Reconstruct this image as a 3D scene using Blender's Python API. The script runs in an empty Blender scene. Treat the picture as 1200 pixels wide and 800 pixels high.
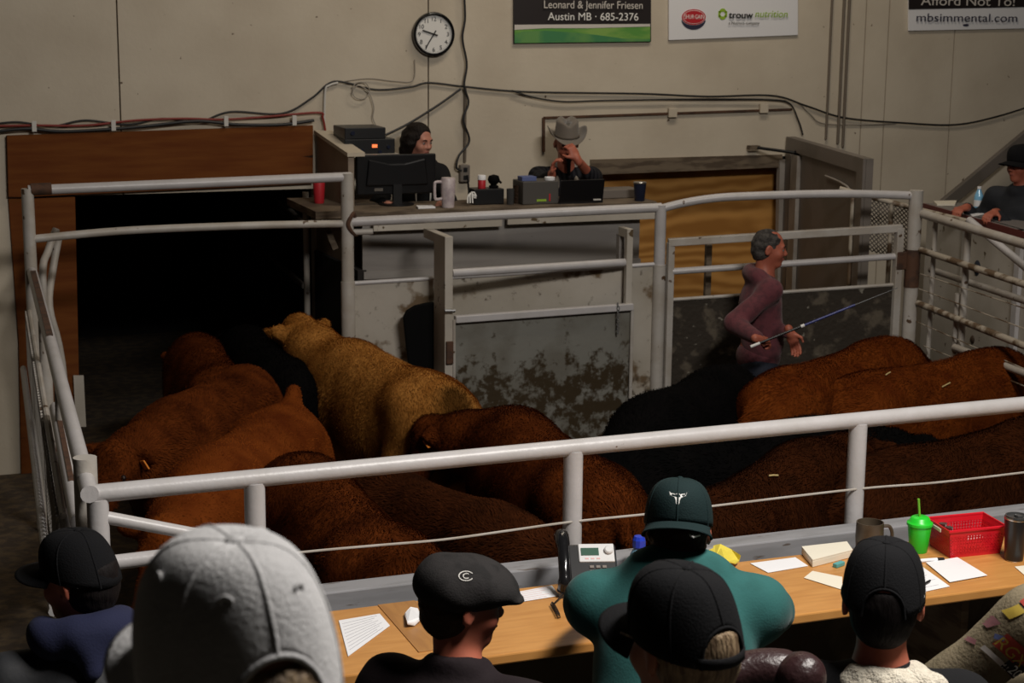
import bpy, bmesh, math, random
import numpy as np
from mathutils import Vector, Matrix, Quaternion

# ------------------------------------------------------------------ camera
SC = bpy.context.scene
COL = SC.collection
FPX = 2000.0
YAW, PITCH, ROLL, CAMH = math.radians(21), math.atan(0.2), 0.0096, 3.2
cF = Vector((math.sin(YAW)*math.cos(PITCH), math.cos(YAW)*math.cos(PITCH), -math.sin(PITCH)))
_r0 = Vector((math.cos(YAW), -math.sin(YAW), 0)); _u0 = _r0.cross(cF)
cR = _r0*math.cos(ROLL)+_u0*math.sin(ROLL); cU = -_r0*math.sin(ROLL)+_u0*math.cos(ROLL)
cC = Vector((0, 0, CAMH))
cam = bpy.data.objects.new('camera', bpy.data.cameras.new('camera')); COL.objects.link(cam)
cam.matrix_world = Matrix(((cR.x, cU.x, -cF.x, 0), (cR.y, cU.y, -cF.y, 0), (cR.z, cU.z, -cF.z, CAMH), (0, 0, 0, 1)))
cam.data.sensor_width = 36; cam.data.lens = 60; cam.data.clip_start = 0.05; cam.data.clip_end = 100
cam.data.dof.use_dof = True; cam.data.dof.focus_distance = 6.0; cam.data.dof.aperture_fstop = 9
SC.camera = cam
# ------------------------------------------------------------------ light
SC.view_settings.view_transform = 'Standard'; SC.view_settings.look = 'None'
SC.view_settings.gamma = 1; SC.view_settings.use_curve_mapping = False
SC.view_settings.exposure = 0.0
W = bpy.data.worlds.new('world'); SC.world = W; W.use_nodes = True
W.node_tree.nodes['Background'].inputs[0].default_value = (1, .86, .7, 1)
W.node_tree.nodes['Background'].inputs[1].default_value = 0.005
def area(name, loc, target, sx, sy, power, col):
    l = bpy.data.lights.new(name, 'AREA'); l.shape = 'RECTANGLE'; l.size = sx; l.size_y = sy; l.energy = power; l.color = col
    o = bpy.data.objects.new(name, l); COL.objects.link(o); o.location = loc
    o.rotation_euler = (Vector(target)-Vector(loc)).to_track_quat('-Z', 'Y').to_euler(); return o
area('seat_lights', (3.3, 2.6, 5.6), (2.3, 4.2, 1.2), 2.2, .6, 340, (1, .95, .89))
area('ring_lights', (3.9, 8.6, 6.2), (3.9, 9.0, 1), 2.0, .5, 27, (1, .84, .66))
area('wall_lights', (5.4, 9.6, 6.0), (5.4, 11.7, 2.4), 2.4, .3, 45, (1, .88, .72))

def P(px, py, x=None, y=None, z=None, d=None):
    """the point of the place seen at photograph pixel (px, py) on the plane x=, y=, z= or at depth d"""
    q = cF + cR*((px-600)/FPX) + cU*((400-py)/FPX)
    if d is not None: t = d
    elif x is not None: t = x/q.x
    elif y is not None: t = y/q.y
    else: t = (z-CAMH)/q.z
    return cC + q*t

# ------------------------------------------------------------------ materials
MATS = {}
def mat(name, col, rough=.6, metal=0, col2=None, nscale=8, lo=.45, hi=.6, bump=0, bscale=40, spec=.5, emit=None,
        stretch=None, wave=None, trans=0, sheen=0, detail=6, vcol=False, col3=None, n3=3, lo3=.5, hi3=.6):
    m = bpy.data.materials.new(name); m.use_nodes = True; nt = m.node_tree; N = nt.nodes; L = nt.links
    b = N['Principled BSDF']; b.inputs['Roughness'].default_value = rough; b.inputs['Metallic'].default_value = metal
    b.inputs['Specular IOR Level'].default_value = spec
    c = lambda v: (v[0], v[1], v[2], 1)
    b.inputs['Base Color'].default_value = c(col)
    tc = N.new('ShaderNodeTexCoord'); mp = N.new('ShaderNodeMapping'); L.new(tc.outputs['Object'], mp.inputs['Vector'])
    if stretch: mp.inputs['Scale'].default_value = stretch
    out = None
    def noise(sc, lo, hi, det=detail):
        n = N.new('ShaderNodeTexNoise'); n.inputs['Scale'].default_value = sc; n.inputs['Detail'].default_value = det
        L.new(mp.outputs[0], n.inputs['Vector'])
        r = N.new('ShaderNodeMapRange'); r.inputs[1].default_value = lo; r.inputs[2].default_value = hi
        L.new(n.outputs[0], r.inputs[0]); return r.outputs[0]
    def mix(fac, a, bcol):
        x = N.new('ShaderNodeMix'); x.data_type = 'RGBA'; L.new(fac, x.inputs[0])
        if isinstance(a, tuple): x.inputs[6].default_value = c(a)
        else: L.new(a, x.inputs[6])
        x.inputs[7].default_value = c(bcol); return x.outputs[2]
    if wave:
        w = N.new('ShaderNodeTexWave'); w.wave_type = 'BANDS'; w.bands_direction = wave[3] if len(wave) > 3 else 'Z'; w.inputs['Scale'].default_value = wave[0]
        w.inputs['Distortion'].default_value = wave[1]; w.inputs['Detail'].default_value = 3; w.inputs['Detail Scale'].default_value = wave[2]
        L.new(mp.outputs[0], w.inputs['Vector']); out = mix(w.outputs['Fac'], tuple(col), col2)
    elif col2: out = mix(noise(nscale, lo, hi), tuple(col), col2)
    if vcol:
        a = N.new('ShaderNodeVertexColor'); a.layer_name = 'tint'
        x = N.new('ShaderNodeMix'); x.data_type = 'RGBA'; x.blend_type = 'MULTIPLY'; x.inputs[0].default_value = 1
        if out is None: x.inputs[6].default_value = c(col)
        else: L.new(out, x.inputs[6])
        L.new(a.outputs[0], x.inputs[7]); out = x.outputs[2]
    if col3: out = mix(noise(n3, lo3, hi3), out if out is not None else tuple(col), col3)
    if out is not None: L.new(out, b.inputs['Base Color'])
    if bump:
        n = N.new('ShaderNodeTexNoise'); n.inputs['Scale'].default_value = bscale; n.inputs['Detail'].default_value = 4
        L.new(mp.outputs[0], n.inputs['Vector'])
        bp = N.new('ShaderNodeBump'); bp.inputs['Strength'].default_value = bump; bp.inputs['Distance'].default_value = .01
        L.new(n.outputs[0], bp.inputs['Height']); L.new(bp.outputs[0], b.inputs['Normal'])
    if emit:
        b.inputs['Emission Color'].default_value = c(emit[:3]); b.inputs['Emission Strength'].default_value = emit[3]
    if trans:
        b.inputs['Transmission Weight'].default_value = trans
    if sheen:
        b.inputs['Sheen Weight'].default_value = sheen; b.inputs['Sheen Roughness'].default_value = .5
    MATS[name] = m; return m
mat('wall', (.60, .53, .42), .75, col2=(.52, .45, .35), nscale=2.2, lo=.35, hi=.7, col3=(.10, .06, .03), n3=17, lo3=.71, hi3=.74, bump=.15, bscale=30)
mat('walldark', (.05, .04, .03), .9)
mat('concrete', (.10, .085, .06), .9, col2=(.05, .04, .03), nscale=4, bump=.5, bscale=20)
mat('dirt', (.045, .03, .018), .95, col2=(.09, .06, .03), nscale=12, bump=.8, bscale=25)
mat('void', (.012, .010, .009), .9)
mat('redwood', (.17, .055, .012), .8, spec=.15, col2=(.13, .036, .008), nscale=3, lo=.35, hi=.65, stretch=(.8, 1, 7), col3=(.03, .012, .006), n3=4.5, lo3=.70, hi3=.76)
mat('plywood', (.52, .26, .07), .7, spec=.2, col2=(.32, .14, .03), wave=(2.2, 16, .8), stretch=(.45, 1, 1.3))
mat('oldwood', (.16, .12, .08), .8, col2=(.08, .055, .035), nscale=5, stretch=(1, 1, 6))
mat('white_pipe', (.51, .49, .49), .38, col2=(.46, .44, .43), nscale=9, lo=.4, hi=.7, col3=(.10, .055, .03), n3=11, lo3=.735, hi3=.75, spec=.5, bump=.1, bscale=60)
mat('old_pipe', (.46, .43, .39), .5, col2=(.39, .35, .30), nscale=6, lo=.4, hi=.6, col3=(.09, .05, .025), n3=13, lo3=.66, hi3=.69, bump=.15, bscale=50)
mat('dirty_pipe', (.40, .35, .28), .6, col2=(.12, .075, .04), nscale=7, lo=.48, hi=.56, bump=.2, bscale=50)
mat('rust', (.09, .04, .02), .8, col2=(.05, .025, .015), nscale=14, bump=.3)
mat('board', (.52, .48, .42), .6, col2=(.40, .36, .30), nscale=2.5, lo=.35, hi=.65, col3=(.10, .065, .03), n3=13, lo3=.66, hi3=.69, bump=.1, bscale=30)
mat('grey_panel', (.27, .25, .23), .6, col2=(.22, .20, .185), nscale=3, stretch=(.4, 1, 3), col3=(.05, .04, .03), n3=18, lo3=.72, hi3=.74)
mat('tan_panel', (.26, .20, .15), .6, col2=(.22, .17, .125), nscale=3)
mat('grey_door', (.17, .145, .125), .55, col2=(.14, .12, .10), nscale=3)
mat('door_frame', (.30, .27, .24), .5, col2=(.24, .21, .18), nscale=5)
mat('black_plastic', (.006, .006, .007), .4)
mat('black_matte', (.003, .003, .003), .8, spec=.1)
mat('black_gloss', (.010, .010, .011), .15)
mat('screen_back', (.005, .005, .006), .32)
mat('cable_black', (.012, .012, .013), .5); mat('cable_red', (.22, .02, .012), .5); mat('cable_grey', (.35, .31, .26), .6); mat('conduit_dark', (.15, .12, .09), .6)
mat('clock_face', (.78, .77, .74), .5); mat('ink', (.01, .01, .01), .6)
mat('clip', (.6, .58, .54), .5)
mat('banner_black', (.02, .015, .015), .45); mat('banner_white', (.80, .80, .82), .5); mat('banner_cream', (.62, .58, .53), .5)
mat('hill_a', (.10, .30, .05), .6, col2=(.22, .40, .08), nscale=3, stretch=(1, 1, 4)); mat('hill_b', (.05, .22, .08), .6, col2=(.12, .30, .08), nscale=4)
mat('logo_red', (.50, .02, .03), .5); mat('logo_green', (.30, .48, .04), .5); mat('logo_navy', (.03, .03, .06), .5); mat('white_ink', (.82, .81, .78), .5)
mat('steel', (.5, .5, .5), .3, metal=1)
mat('desk_wood', (.60, .29, .085), .30, col2=(.50, .225, .06), nscale=5, lo=.35, hi=.65, stretch=(1, 7, 1), spec=.5)
mat('desk_patch', (.42, .20, .06), .4, col2=(.36, .165, .05), nscale=5, stretch=(6, 1, 1))
mat('grey_plank', (.27, .27, .285), .5, col2=(.22, .22, .23), nscale=6, stretch=(.5, 3, 3), col3=(.12, .10, .09), n3=14, lo3=.66, hi3=.7)
mat('paper', (.84, .84, .86), .7); mat('paper_line', (.35, .35, .38), .7); mat('pink_line', (.75, .45, .45), .7); mat('cream_paper', (.80, .75, .62), .7)
mat('yellow_note', (.80, .66, .08), .6)
mat('green_plastic', (.02, .62, .03), .35, spec=.5); mat('green_straw', (.16, .50, .03), .4)
mat('red_plastic', (.66, .012, .025), .35)
mat('tumbler_black', (.014, .014, .016), .3); mat('clear_lid', (.05, .05, .05), .12)
mat('mug_brown', (.075, .055, .035), .45, col2=(.05, .035, .022), nscale=9)
mat('navy_cup', (.012, .016, .035), .25)
mat('phone_white', (.66, .66, .66), .4); mat('lcd', (.05, .11, .08), .25)
mat('orange_led', (.8, .15, .05), .5, emit=(1, .20, .06, 1.2)); mat('blue_led', (.1, .25, .8), .5, emit=(.15, .4, 1, .15))
mat('mug_pale', (.60, .52, .52), .4, col2=(.48, .40, .42), nscale=25)
mat('blue_water', (.25, .55, .80), .15, spec=.6); mat('bottle_blue', (.02, .05, .5), .25)
mat('maroon', (.13, .03, .025), .45); mat('desk_grey', (.20, .18, .17), .5)
mat('leather', (.030, .012, .013), .38, bump=.3, bscale=70)
mat('skin', (.42, .17, .10), .5, col2=(.38, .145, .085), nscale=14, spec=.4)
mat('skin_red', (.42, .125, .075), .5, col2=(.36, .10, .06), nscale=14, spec=.4)
mat('skin_pale', (.52, .23, .16), .5, col2=(.48, .20, .14), nscale=12, spec=.4)
mat('lips', (.36, .10, .085), .5); mat('eye_white', (.30, .27, .25), .4); mat('eye_dark', (.02, .012, .01), .2)
mat('hair_dark', (.012, .008, .006), .65, spec=.2, bump=.6, bscale=120, stretch=(1, 1, .25)); mat('hair_black', (.007, .005, .005), .7, spec=.15, bump=.5, bscale=90, stretch=(1, 1, .2))
mat('hair_brown', (.032, .017, .009), .7, spec=.2, bump=.9, bscale=70); mat('hair_grey', (.030, .026, .024), .75, spec=.2, col2=(.075, .068, .062), nscale=30, lo=.4, hi=.6, bump=.7, bscale=130)
mat('hair_blond', (.34, .24, .14), .55, col2=(.16, .10, .055), nscale=22, stretch=(4, 4, .3), bump=.9, bscale=60)
mat('cap_black', (.006, .006, .007), .9, bump=.2, bscale=220, spec=.15)
mat('cap_teal', (.008, .020, .021), .85, bump=.2, bscale=220, spec=.2)
mat('cap_grey', (.56, .555, .56), .9, col2=(.50, .495, .50), nscale=18, bump=.3, bscale=220)
mat('cap_char', (.026, .024, .024), .9, col2=(.018, .017, .017), nscale=20, bump=.2, bscale=200, spec=.15)
mat('hat_felt', (.17, .145, .12), .8, sheen=.2); mat('hat_band', (.12, .10, .08), .7)
mat('teal_knit', (.014, .100, .095), .9, col2=(.011, .085, .08), nscale=12, bump=.12, bscale=160, sheen=.05)
mat('plum_jacket', (.014, .009, .011), .85, spec=.2, bump=.2, bscale=60)
mat('navy_knit', (.006, .009, .040), .9, bump=.15, bscale=160); mat('black_vest', (.016, .017, .020), .7, bump=.15, bscale=40)
mat('fleece', (.72, .66, .54), .95, col2=(.62, .56, .45), nscale=60, bump=1.0, bscale=160, sheen=.3)
mat('black_cloth', (.006, .006, .007), .9, spec=.2, bump=.2, bscale=80)
mat('maroon_knit', (.12, .028, .036), .9, col2=(.085, .021, .028), nscale=30, bump=.25, bscale=110, sheen=.1)
mat('jeans', (.012, .016, .028), .85, bump=.2, bscale=120)
mat('khaki', (.19, .155, .10), .9, spec=.2, col2=(.165, .135, .085), nscale=30, bump=.3, bscale=120)
mat('grey_jacket', (.026, .028, .033), .85, spec=.2, col2=(.020, .022, .026), nscale=9, bump=.2, bscale=50)
mat('plaid', (.006, .006, .009), .9, spec=.15, col2=(.025, .025, .030), wave=(9, .3, 1, 'X'))
mat('dark_hoodie', (.010, .010, .011), .9, spec=.2, bump=.2, bscale=70)
mat('patch_yellow', (.42, .30, .04), .7); mat('patch_red', (.32, .03, .02), .7); mat('patch_pale', (.45, .42, .40), .7); mat('patch_black', (.01, .01, .01), .7); mat('patch_pink', (.22, .09, .10), .7); mat('patch_blue', (.1, .13, .3), .7)
mat('tag_yellow', (.75, .50, .03), .5); mat('tag_orange', (.80, .25, .03), .5)
mat('hoof', (.03, .022, .018), .6); mat('sole', (.02, .018, .016), .8); mat('boot', (.05, .03, .018), .6)
mat('blue_stick', (.012, .025, .18), .35); mat('straw', (.55, .42, .18), .8)

# ------------------------------------------------------------------ object helpers
def tag(o, label, cat, group=None, kind=None):
    o['label'] = label; o['category'] = cat
    if group: o['group'] = group
    if kind: o['kind'] = kind
    return o
def thing(name, loc, label, cat, group=None, rz=0):
    o = bpy.data.objects.new(name, None); COL.objects.link(o); o.location = loc; o.rotation_euler = (0, 0, rz)
    o.empty_display_size = .1
    return tag(o, label, cat, group)
def origin(o):
    """world position of an object built so far (roots carry a location, parts sit at minus it)"""
    v = Vector((0, 0, 0))
    while o: v += o.location; o = o.parent
    return v
def link(name, me, m, parent=None, local=False):
    o = bpy.data.objects.new(name, me); COL.objects.link(o)
    if m is not None:
        for k in (m if isinstance(m, (list, tuple)) else [m]): me.materials.append(MATS[k] if isinstance(k, str) else k)
    if parent:
        o.parent = parent
        if not local: o.location = -origin(parent)
    return o
class MB:
    def __init__(s): s.bm = bmesh.new(); s.mi = 0
    def face(s, vs, mi=None):
        try: f = s.bm.faces.new(vs)
        except ValueError: return None
        f.material_index = s.mi if mi is None else mi; return f
    def prism(s, pts, vec):
        """polygon (3D points) extruded along vec, closed both ends"""
        vec = Vector(vec); a = [s.bm.verts.new(Vector(p)) for p in pts]; b = [s.bm.verts.new(Vector(p)+vec) for p in pts]; n = len(pts)
        s.face(a[::-1]); s.face(b)
        for i in range(n): s.face([a[i], a[(i+1) % n], b[(i+1) % n], b[i]])
        return s
    def box(s, lo, hi):
        x0, y0, z0 = lo; x1, y1, z1 = hi
        return s.prism([(x0, y0, z0), (x1, y0, z0), (x1, y1, z0), (x0, y1, z0)], (0, 0, z1-z0))
    def obox(s, c, size, M=None):
        """box centred at c with size, turned by the 3x3 matrix M"""
        M = M or Matrix.Identity(3); c = Vector(c); h = Vector(size)/2
        q = [c+M @ Vector((sx*h.x, sy*h.y, -h.z)) for sx, sy in ((-1, -1), (1, -1), (1, 1), (-1, 1))]
        return s.prism(q, M @ Vector((0, 0, size[2])))
    def bar(s, a, b, w, h, up=(0, 0, 1)):
        a = Vector(a); b = Vector(b); d = (b-a).normalized(); u = Vector(up); sd = d.cross(u).normalized(); u = sd.cross(d)
        return s.prism([a+sd*sx*w/2+u*sz*h/2 for sx, sz in ((-1, -1), (1, -1), (1, 1), (-1, 1))], b-a)
    def tube(s, pts, r, n=12, cap=True, closed=False):
        pts = [Vector(p) for p in pts]; k = len(pts); rs = r if isinstance(r, (list, tuple)) else [r]*k
        rings = []; prev = None
        for i, p in enumerate(pts):
            if closed: t = pts[(i+1) % k]-pts[i-1]
            else: t = pts[min(i+1, k-1)]-pts[max(i-1, 0)]
            t.normalize()
            if prev is None:
                a = Vector((0, 0, 1)) if abs(t.z) < .9 else Vector((1, 0, 0)); a = (a-t*a.dot(t)).normalized()
            else: a = (prev-t*prev.dot(t)).normalized()
            prev = a; b = t.cross(a)
            rings.append([s.bm.verts.new(p+(a*math.cos(2*math.pi*j/n)+b*math.sin(2*math.pi*j/n))*rs[i]) for j in range(n)])
        for i in range(k if closed else k-1):
            A = rings[i]; B = rings[(i+1) % k]
            for j in range(n): s.face([A[j], A[(j+1) % n], B[(j+1) % n], B[j]])
        if cap and not closed: s.face(rings[0][::-1]); s.face(rings[-1])
        return s
    def lathe(s, prof, c, n=32, M=None, caps=True):
        """profile [(radius, z)] turned about z through c"""
        M = M or Matrix.Identity(3); c = Vector(c); rings = []
        for r, z in prof:
            rings.append([s.bm.verts.new(c+M @ Vector((r*math.cos(2*math.pi*j/n), r*math.sin(2*math.pi*j/n), z))) for j in range(n)])
        for i in range(len(rings)-1):
            A, B = rings[i], rings[i+1]
            for j in range(n): s.face([A[j], A[(j+1) % n], B[(j+1) % n], B[j]])
        if caps: s.face(rings[0][::-1]); s.face(rings[-1])
        return s
    def grid(s, fn, nu, nv, closed_u=False):
        V = [[s.bm.verts.new(Vector(fn(i/(nu if closed_u else nu-1), j/(nv-1)))) for j in range(nv)] for i in range(nu)]
        for i in range(nu if closed_u else nu-1):
            for j in range(nv-1):
                s.face([V[i][j], V[(i+1) % nu][j], V[(i+1) % nu][j+1], V[i][j+1]])
        return s
    def build(s, name, m, parent=None, smooth=False, bevel=0, local=False, solid=0, angle=40):
        me = bpy.data.meshes.new(name); bmesh.ops.recalc_face_normals(s.bm, faces=s.bm.faces[:])
        if smooth:
            for f in s.bm.faces: f.smooth = True
            for e in s.bm.edges:
                if len(e.link_faces) == 2 and e.calc_face_angle(0) > math.radians(angle): e.smooth = False
        s.bm.to_mesh(me); s.bm.free()
        o = link(name, me, m, parent, local)
        if solid:
            k = o.modifiers.new('s', 'SOLIDIFY'); k.thickness = solid; k.offset = 0
        if bevel:
            k = o.modifiers.new('b', 'BEVEL'); k.width = bevel; k.segments = 2; k.limit_method = 'ANGLE'; k.angle_limit = math.radians(50)
        return o
def text_mesh(body, size, mname, parent, M, name='lettering', ext=.001, align='LEFT', xs=1.0, shear=0, thick=0):
    cu = bpy.data.curves.new('txt', 'FONT'); cu.body = body; cu.size = size; cu.extrude = ext; cu.align_x = align; cu.shear = shear; cu.offset = thick
    t = bpy.data.objects.new('txt', cu); COL.objects.link(t)
    dg = bpy.context.evaluated_depsgraph_get(); me = bpy.data.meshes.new_from_object(t.evaluated_get(dg))
    bpy.data.objects.remove(t); me.transform(Matrix.Diagonal((xs, 1, 1, 1))); me.transform(M); me.name = name; me.materials.clear()
    return link(name, me, mname, parent)
WF = Matrix(((1, 0, 0, 0), (0, 0, -1, 0), (0, 1, 0, 0), (0, 0, 0, 1)))   # text lying flat -> standing on the wall, facing -y
def wallM(p): return Matrix.Translation(p) @ WF
def slab(pxs, y, th, mb=None, back=True):
    """pixel outline on the plane y, with thickness th going away from the viewer"""
    mb = mb or MB(); return mb.prism([P(a, b, y=y) for a, b in pxs], (0, th if back else -th, 0))
def smooth_path(pts, n=8):
    pts = [Vector(p) for p in pts]; out = []
    for i in range(len(pts)-1):
        p0 = pts[max(i-1, 0)]; p1 = pts[i]; p2 = pts[i+1]; p3 = pts[min(i+2, len(pts)-1)]
        for j in range(n):
            t = j/n
            out.append(.5*((2*p1)+(p2-p0)*t+(2*p0-5*p1+4*p2-p3)*t*t+(3*p1-p0-3*p2+p3)*t**3))
    out.append(pts[-1]); return out
mat('teal_pale', (.10, .36, .36), .5)
mat('manure_sheet', (.21, .205, .18), .45, col2=(.16, .15, .125), nscale=3, bump=.2, bscale=25)
mat('dung_sheet', (.028, .020, .012), .8, col2=(.10, .08, .055), nscale=9, lo=.55, hi=.66, bump=.6, bscale=30, col3=(.22, .20, .16), n3=16, lo3=.68, hi3=.72)
mat('dirty_board', (.46, .42, .36), .6, col2=(.36, .32, .26), nscale=2.5, lo=.35, hi=.65, col3=(.14, .09, .045), n3=5, lo3=.57, hi3=.63, bump=.1, bscale=30)
def add_dung_band(name, ztop, zfull, col):
    """manure splashed up to a height on the sheet: patches denser below"""
    m = MATS[name]; nt = m.node_tree; N = nt.nodes; L = nt.links; b = N['Principled BSDF']
    tc = N.new('ShaderNodeTexCoord'); g = N.new('ShaderNodeNewGeometry'); s = N.new('ShaderNodeSeparateXYZ'); L.new(g.outputs['Position'], s.inputs[0])
    mr = N.new('ShaderNodeMapRange'); mr.inputs[1].default_value = ztop; mr.inputs[2].default_value = zfull; mr.inputs[3].default_value = 0; mr.inputs[4].default_value = .2; L.new(s.outputs[2], mr.inputs[0])
    n = N.new('ShaderNodeTexNoise'); n.inputs['Scale'].default_value = 15; n.inputs['Detail'].default_value = 10; n.inputs['Roughness'].default_value = .62; L.new(g.outputs['Position'], n.inputs['Vector'])
    ad = N.new('ShaderNodeMath'); L.new(n.outputs[0], ad.inputs[0]); L.new(mr.outputs[0], ad.inputs[1])
    st = N.new('ShaderNodeMapRange'); st.inputs[1].default_value = .60; st.inputs[2].default_value = .72; L.new(ad.outputs[0], st.inputs[0])
    x = N.new('ShaderNodeMix'); x.data_type = 'RGBA'; x.inputs[7].default_value = (*col, 1); L.new(st.outputs[0], x.inputs[0])
    src = b.inputs['Base Color'].links[0].from_socket; L.new(src, x.inputs[6]); L.new(x.outputs[2], b.inputs['Base Color'])
add_dung_band('manure_sheet', 1.05, .8, (.045, .030, .014)); add_dung_band('dirty_board', 1.0, .3, (.06, .04, .02))
mat('machine_grey', (.075, .068, .06), .55)
# ------------------------------------------------------------------ the room
WY = 11.7
def struct(o): o['kind'] = 'structure'; return o
xo0, xo1 = P(40, 300, y=WY).x, P(369, 300, y=WY).x            # chute opening
xq0, xq1 = P(697, 250, y=WY).x, P(928, 250, y=WY).x            # opening closed with plywood
zo = P(200, 226, y=WY).z; zq = P(800, 186, y=WY).z
seams = [P(139, 70, y=WY).x, P(502, 120, y=WY).x, P(1012, 80, y=WY).x, P(1039, 80, y=WY).x, P(1117, 70, y=WY).x, 10.6, .2, -1.2]
edges = sorted(set(seams+[xo0, xo1, xq0, xq1, -4.0, 13.0]))
mb = MB()
for a, b in zip(edges[:-1], edges[1:]):
    mid = (a+b)/2; z0 = zo if xo0 < mid < xo1 else zq if xq0 < mid < xq1 else 0
    g0 = .005 if a in seams else 0; g1 = .005 if b in seams else 0
    mb.box((a+g0, WY, z0), (b-g1, WY+.1, 5.6))
struct(mb.build('wall_back', 'wall'))
mb = MB()
for a, b, z in ((-4, xo0, 0), (xo0, xo1, zo), (xo1, xq0, 0), (xq0, xq1, zq), (xq1, 13, 0)): mb.box((a, WY+.102, z), (b, WY+.16, 5.6))
struct(mb.build('wall_back', 'walldark'))
struct(MB().box((-4, -3, -.1), (13, 17, 0)).build('floor', 'dirt'))
# dark chute behind the opening
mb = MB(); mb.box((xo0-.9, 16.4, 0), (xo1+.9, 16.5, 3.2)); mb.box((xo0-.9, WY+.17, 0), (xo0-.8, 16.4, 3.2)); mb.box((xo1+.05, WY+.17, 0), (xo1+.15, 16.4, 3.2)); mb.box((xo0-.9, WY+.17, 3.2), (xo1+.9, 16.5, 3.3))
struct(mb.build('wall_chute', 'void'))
# tiers the audience sits on
mb = MB(); mb.box((-3, 3.55, 0), (7, 5.36, .45)); struct(mb.build('floor', 'concrete'))
mb = MB(); mb.box((-3, 2.3, 0), (7, 3.54, .72)); struct(mb.build('floor', 'concrete'))
mb = MB(); mb.box((-3, -2.5, 0), (7, 2.29, 1.2)); struct(mb.build('floor', 'concrete'))
struct(MB().box((1.0, 5.37, 0), (7, 5.43, 1.0)).build('wall_ring', 'concrete'))

# ---- wooden header over the chute, its dark posts
t = thing('wooden_header', P(186, 190, y=WY-.03), 'long reddish brown knotty wooden board across the wall above the dark chute', 'board')
slab([(8, 159), (367, 147), (367, 215), (25, 231), (10, 231)], WY-.045, .04).build('plank', 'redwood', t, bevel=.003)
t = slab([(10, 233), (38, 233), (38, 430), (42, 600), (26, 600), (22, 400)], WY-.02, .02).build('door_post', 'redwood'); tag(t, 'dark narrow wooden post at the left edge of the chute opening', 'post')
t = MB(); slab([(40, 233), (88, 231), (95, 560), (48, 560)], WY-.08, .03, t); t = t.build('wood_door', 'redwood'); tag(t, 'reddish brown wooden door leaf standing just left of the dark chute opening', 'door')
t = slab([(86, 440), (98, 440), (101, 500), (89, 500)], WY-.10, .015).build('metal_plate', 'board'); tag(t, 'small pale worn plate low on the door beside the chute', 'plate')

# ---- wall clock
cc = P(508, 40, y=WY-.03); cr = .152
t = thing('wall_clock', cc, 'round wall clock with black rim and white face on the cream wall', 'clock')
RX = Matrix(((1, 0, 0), (0, 0, -1), (0, 1, 0)))           # lathe axis z -> -y
mb = MB(); mb.lathe([(cr-.016, -.028), (cr, -.02), (cr+.004, 0), (cr, .02), (cr-.010, .026), (cr-.018, .018), (cr-.018, .0)], cc, 48, RX, caps=False); mb.build('rim', 'black_gloss', t, smooth=True)
MB().lathe([(0.001, .002), (cr-.015, .002), (cr-.015, -.02), (.001, -.02)], cc, 48, RX).build('clock_face', 'clock_face', t)
for k in range(1, 13):
    a = math.radians(90-30*k); r = cr*.70; s = .042
    p = cc+Vector((math.cos(a)*r, -.004, math.sin(a)*r-s*.35))
    text_mesh(str(k), s, 'ink', t, wallM(p), 'numeral', align='CENTER', ext=.0008)
mb = MB()
for k in range(60):
    a = math.radians(6*k); d = Vector((math.cos(a), 0, math.sin(a))); L_ = .008 if k % 5 else .014
    mb.bar(cc+d*(cr*.86)+Vector((0, -.004, 0)), cc+d*(cr*.86-L_)+Vector((0, -.004, 0)), .0015, .001, up=(0, 1, 0))
mb.build('minute_marks', 'ink', t)
for nm, (dx, dy), w in (('hour_hand', (-44, 14), .010), ('minute_hand', (-33, -52), .008)):
    d = Vector((dx, 0, dy)).normalized(); L_ = .088 if nm == 'hour_hand' else .112
    MB().bar(cc-d*.03+Vector((0, -.010, 0)), cc+d*L_+Vector((0, -.010, 0)), w, .002, up=(0, 1, 0)).build(nm, 'ink', t)
MB().lathe([(.009, 0), (.009, .014), (.004, .016)], cc, 16, RX).build('hub', 'ink', t)

# ---- banners
def wtext(body, px0, py, px1, cap_px, m, parent, y=WY-.035, shear=0, thick=0, name='lettering', ext=.0008):
    """text whose baseline starts at (px0,py) and ends at px1"""
    a = P(px0, py, y=y); b = P(px1, py, y=y); h = (P(px0, py-cap_px, y=y)-a).length/.69
    o = text_mesh(body, h, m, parent, wallM(Vector((0, 0, 0))), name, ext=ext, shear=shear, thick=thick)
    xs = [v.co.x for v in o.data.vertices]; w = max(xs)-min(xs); k = (b.x-a.x)/w; x0 = min(xs)
    for v in o.data.vertices: v.co = Vector(((v.co.x-x0)*k, v.co.y, v.co.z))+a
    return o
t = thing('banner_sign', P(682, 20, y=WY-.02), 'black banner with white lettering above a green field strip, right of clock', 'banner')
slab([(602, -75), (763, -75), (763, 49), (602, 51)], WY-.02, .015).build('sheet', 'banner_black', t)
slab([(603, 29), (762, 28), (762, 48.5), (603, 50.5)], WY-.024, .003).build('landscape', 'hill_a', t)
slab([(603, 41), (612, 37), (640, 36), (672, 38), (700, 41), (730, 45), (762, 46), (762, 48.5), (603, 50.5)], WY-.027, .002).build('landscape', 'hill_b', t)
slab([(603, 29), (762, 28), (762, 31), (690, 33), (640, 33), (603, 35)], WY-.027, .002).build('landscape', 'banner_cream', t)
wtext('Leonard & Jennifer Friesen', 637.5, 9.5, 753, 9, 'banner_cream', t)
wtext('Austin MB · 685-2376', 642, 23.5, 748, 9, 'white_ink', t)
t = thing('banner_sign', P(859, 10, y=WY-.02), 'white banner carrying a red oval logo and green and black wordmark', 'banner')
slab([(784, -60), (935, -60), (935, 41), (784, 47)], WY-.02, .015).build('sheet', 'banner_white', t)
c0 = P(813, 20, y=WY-.024)
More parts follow.
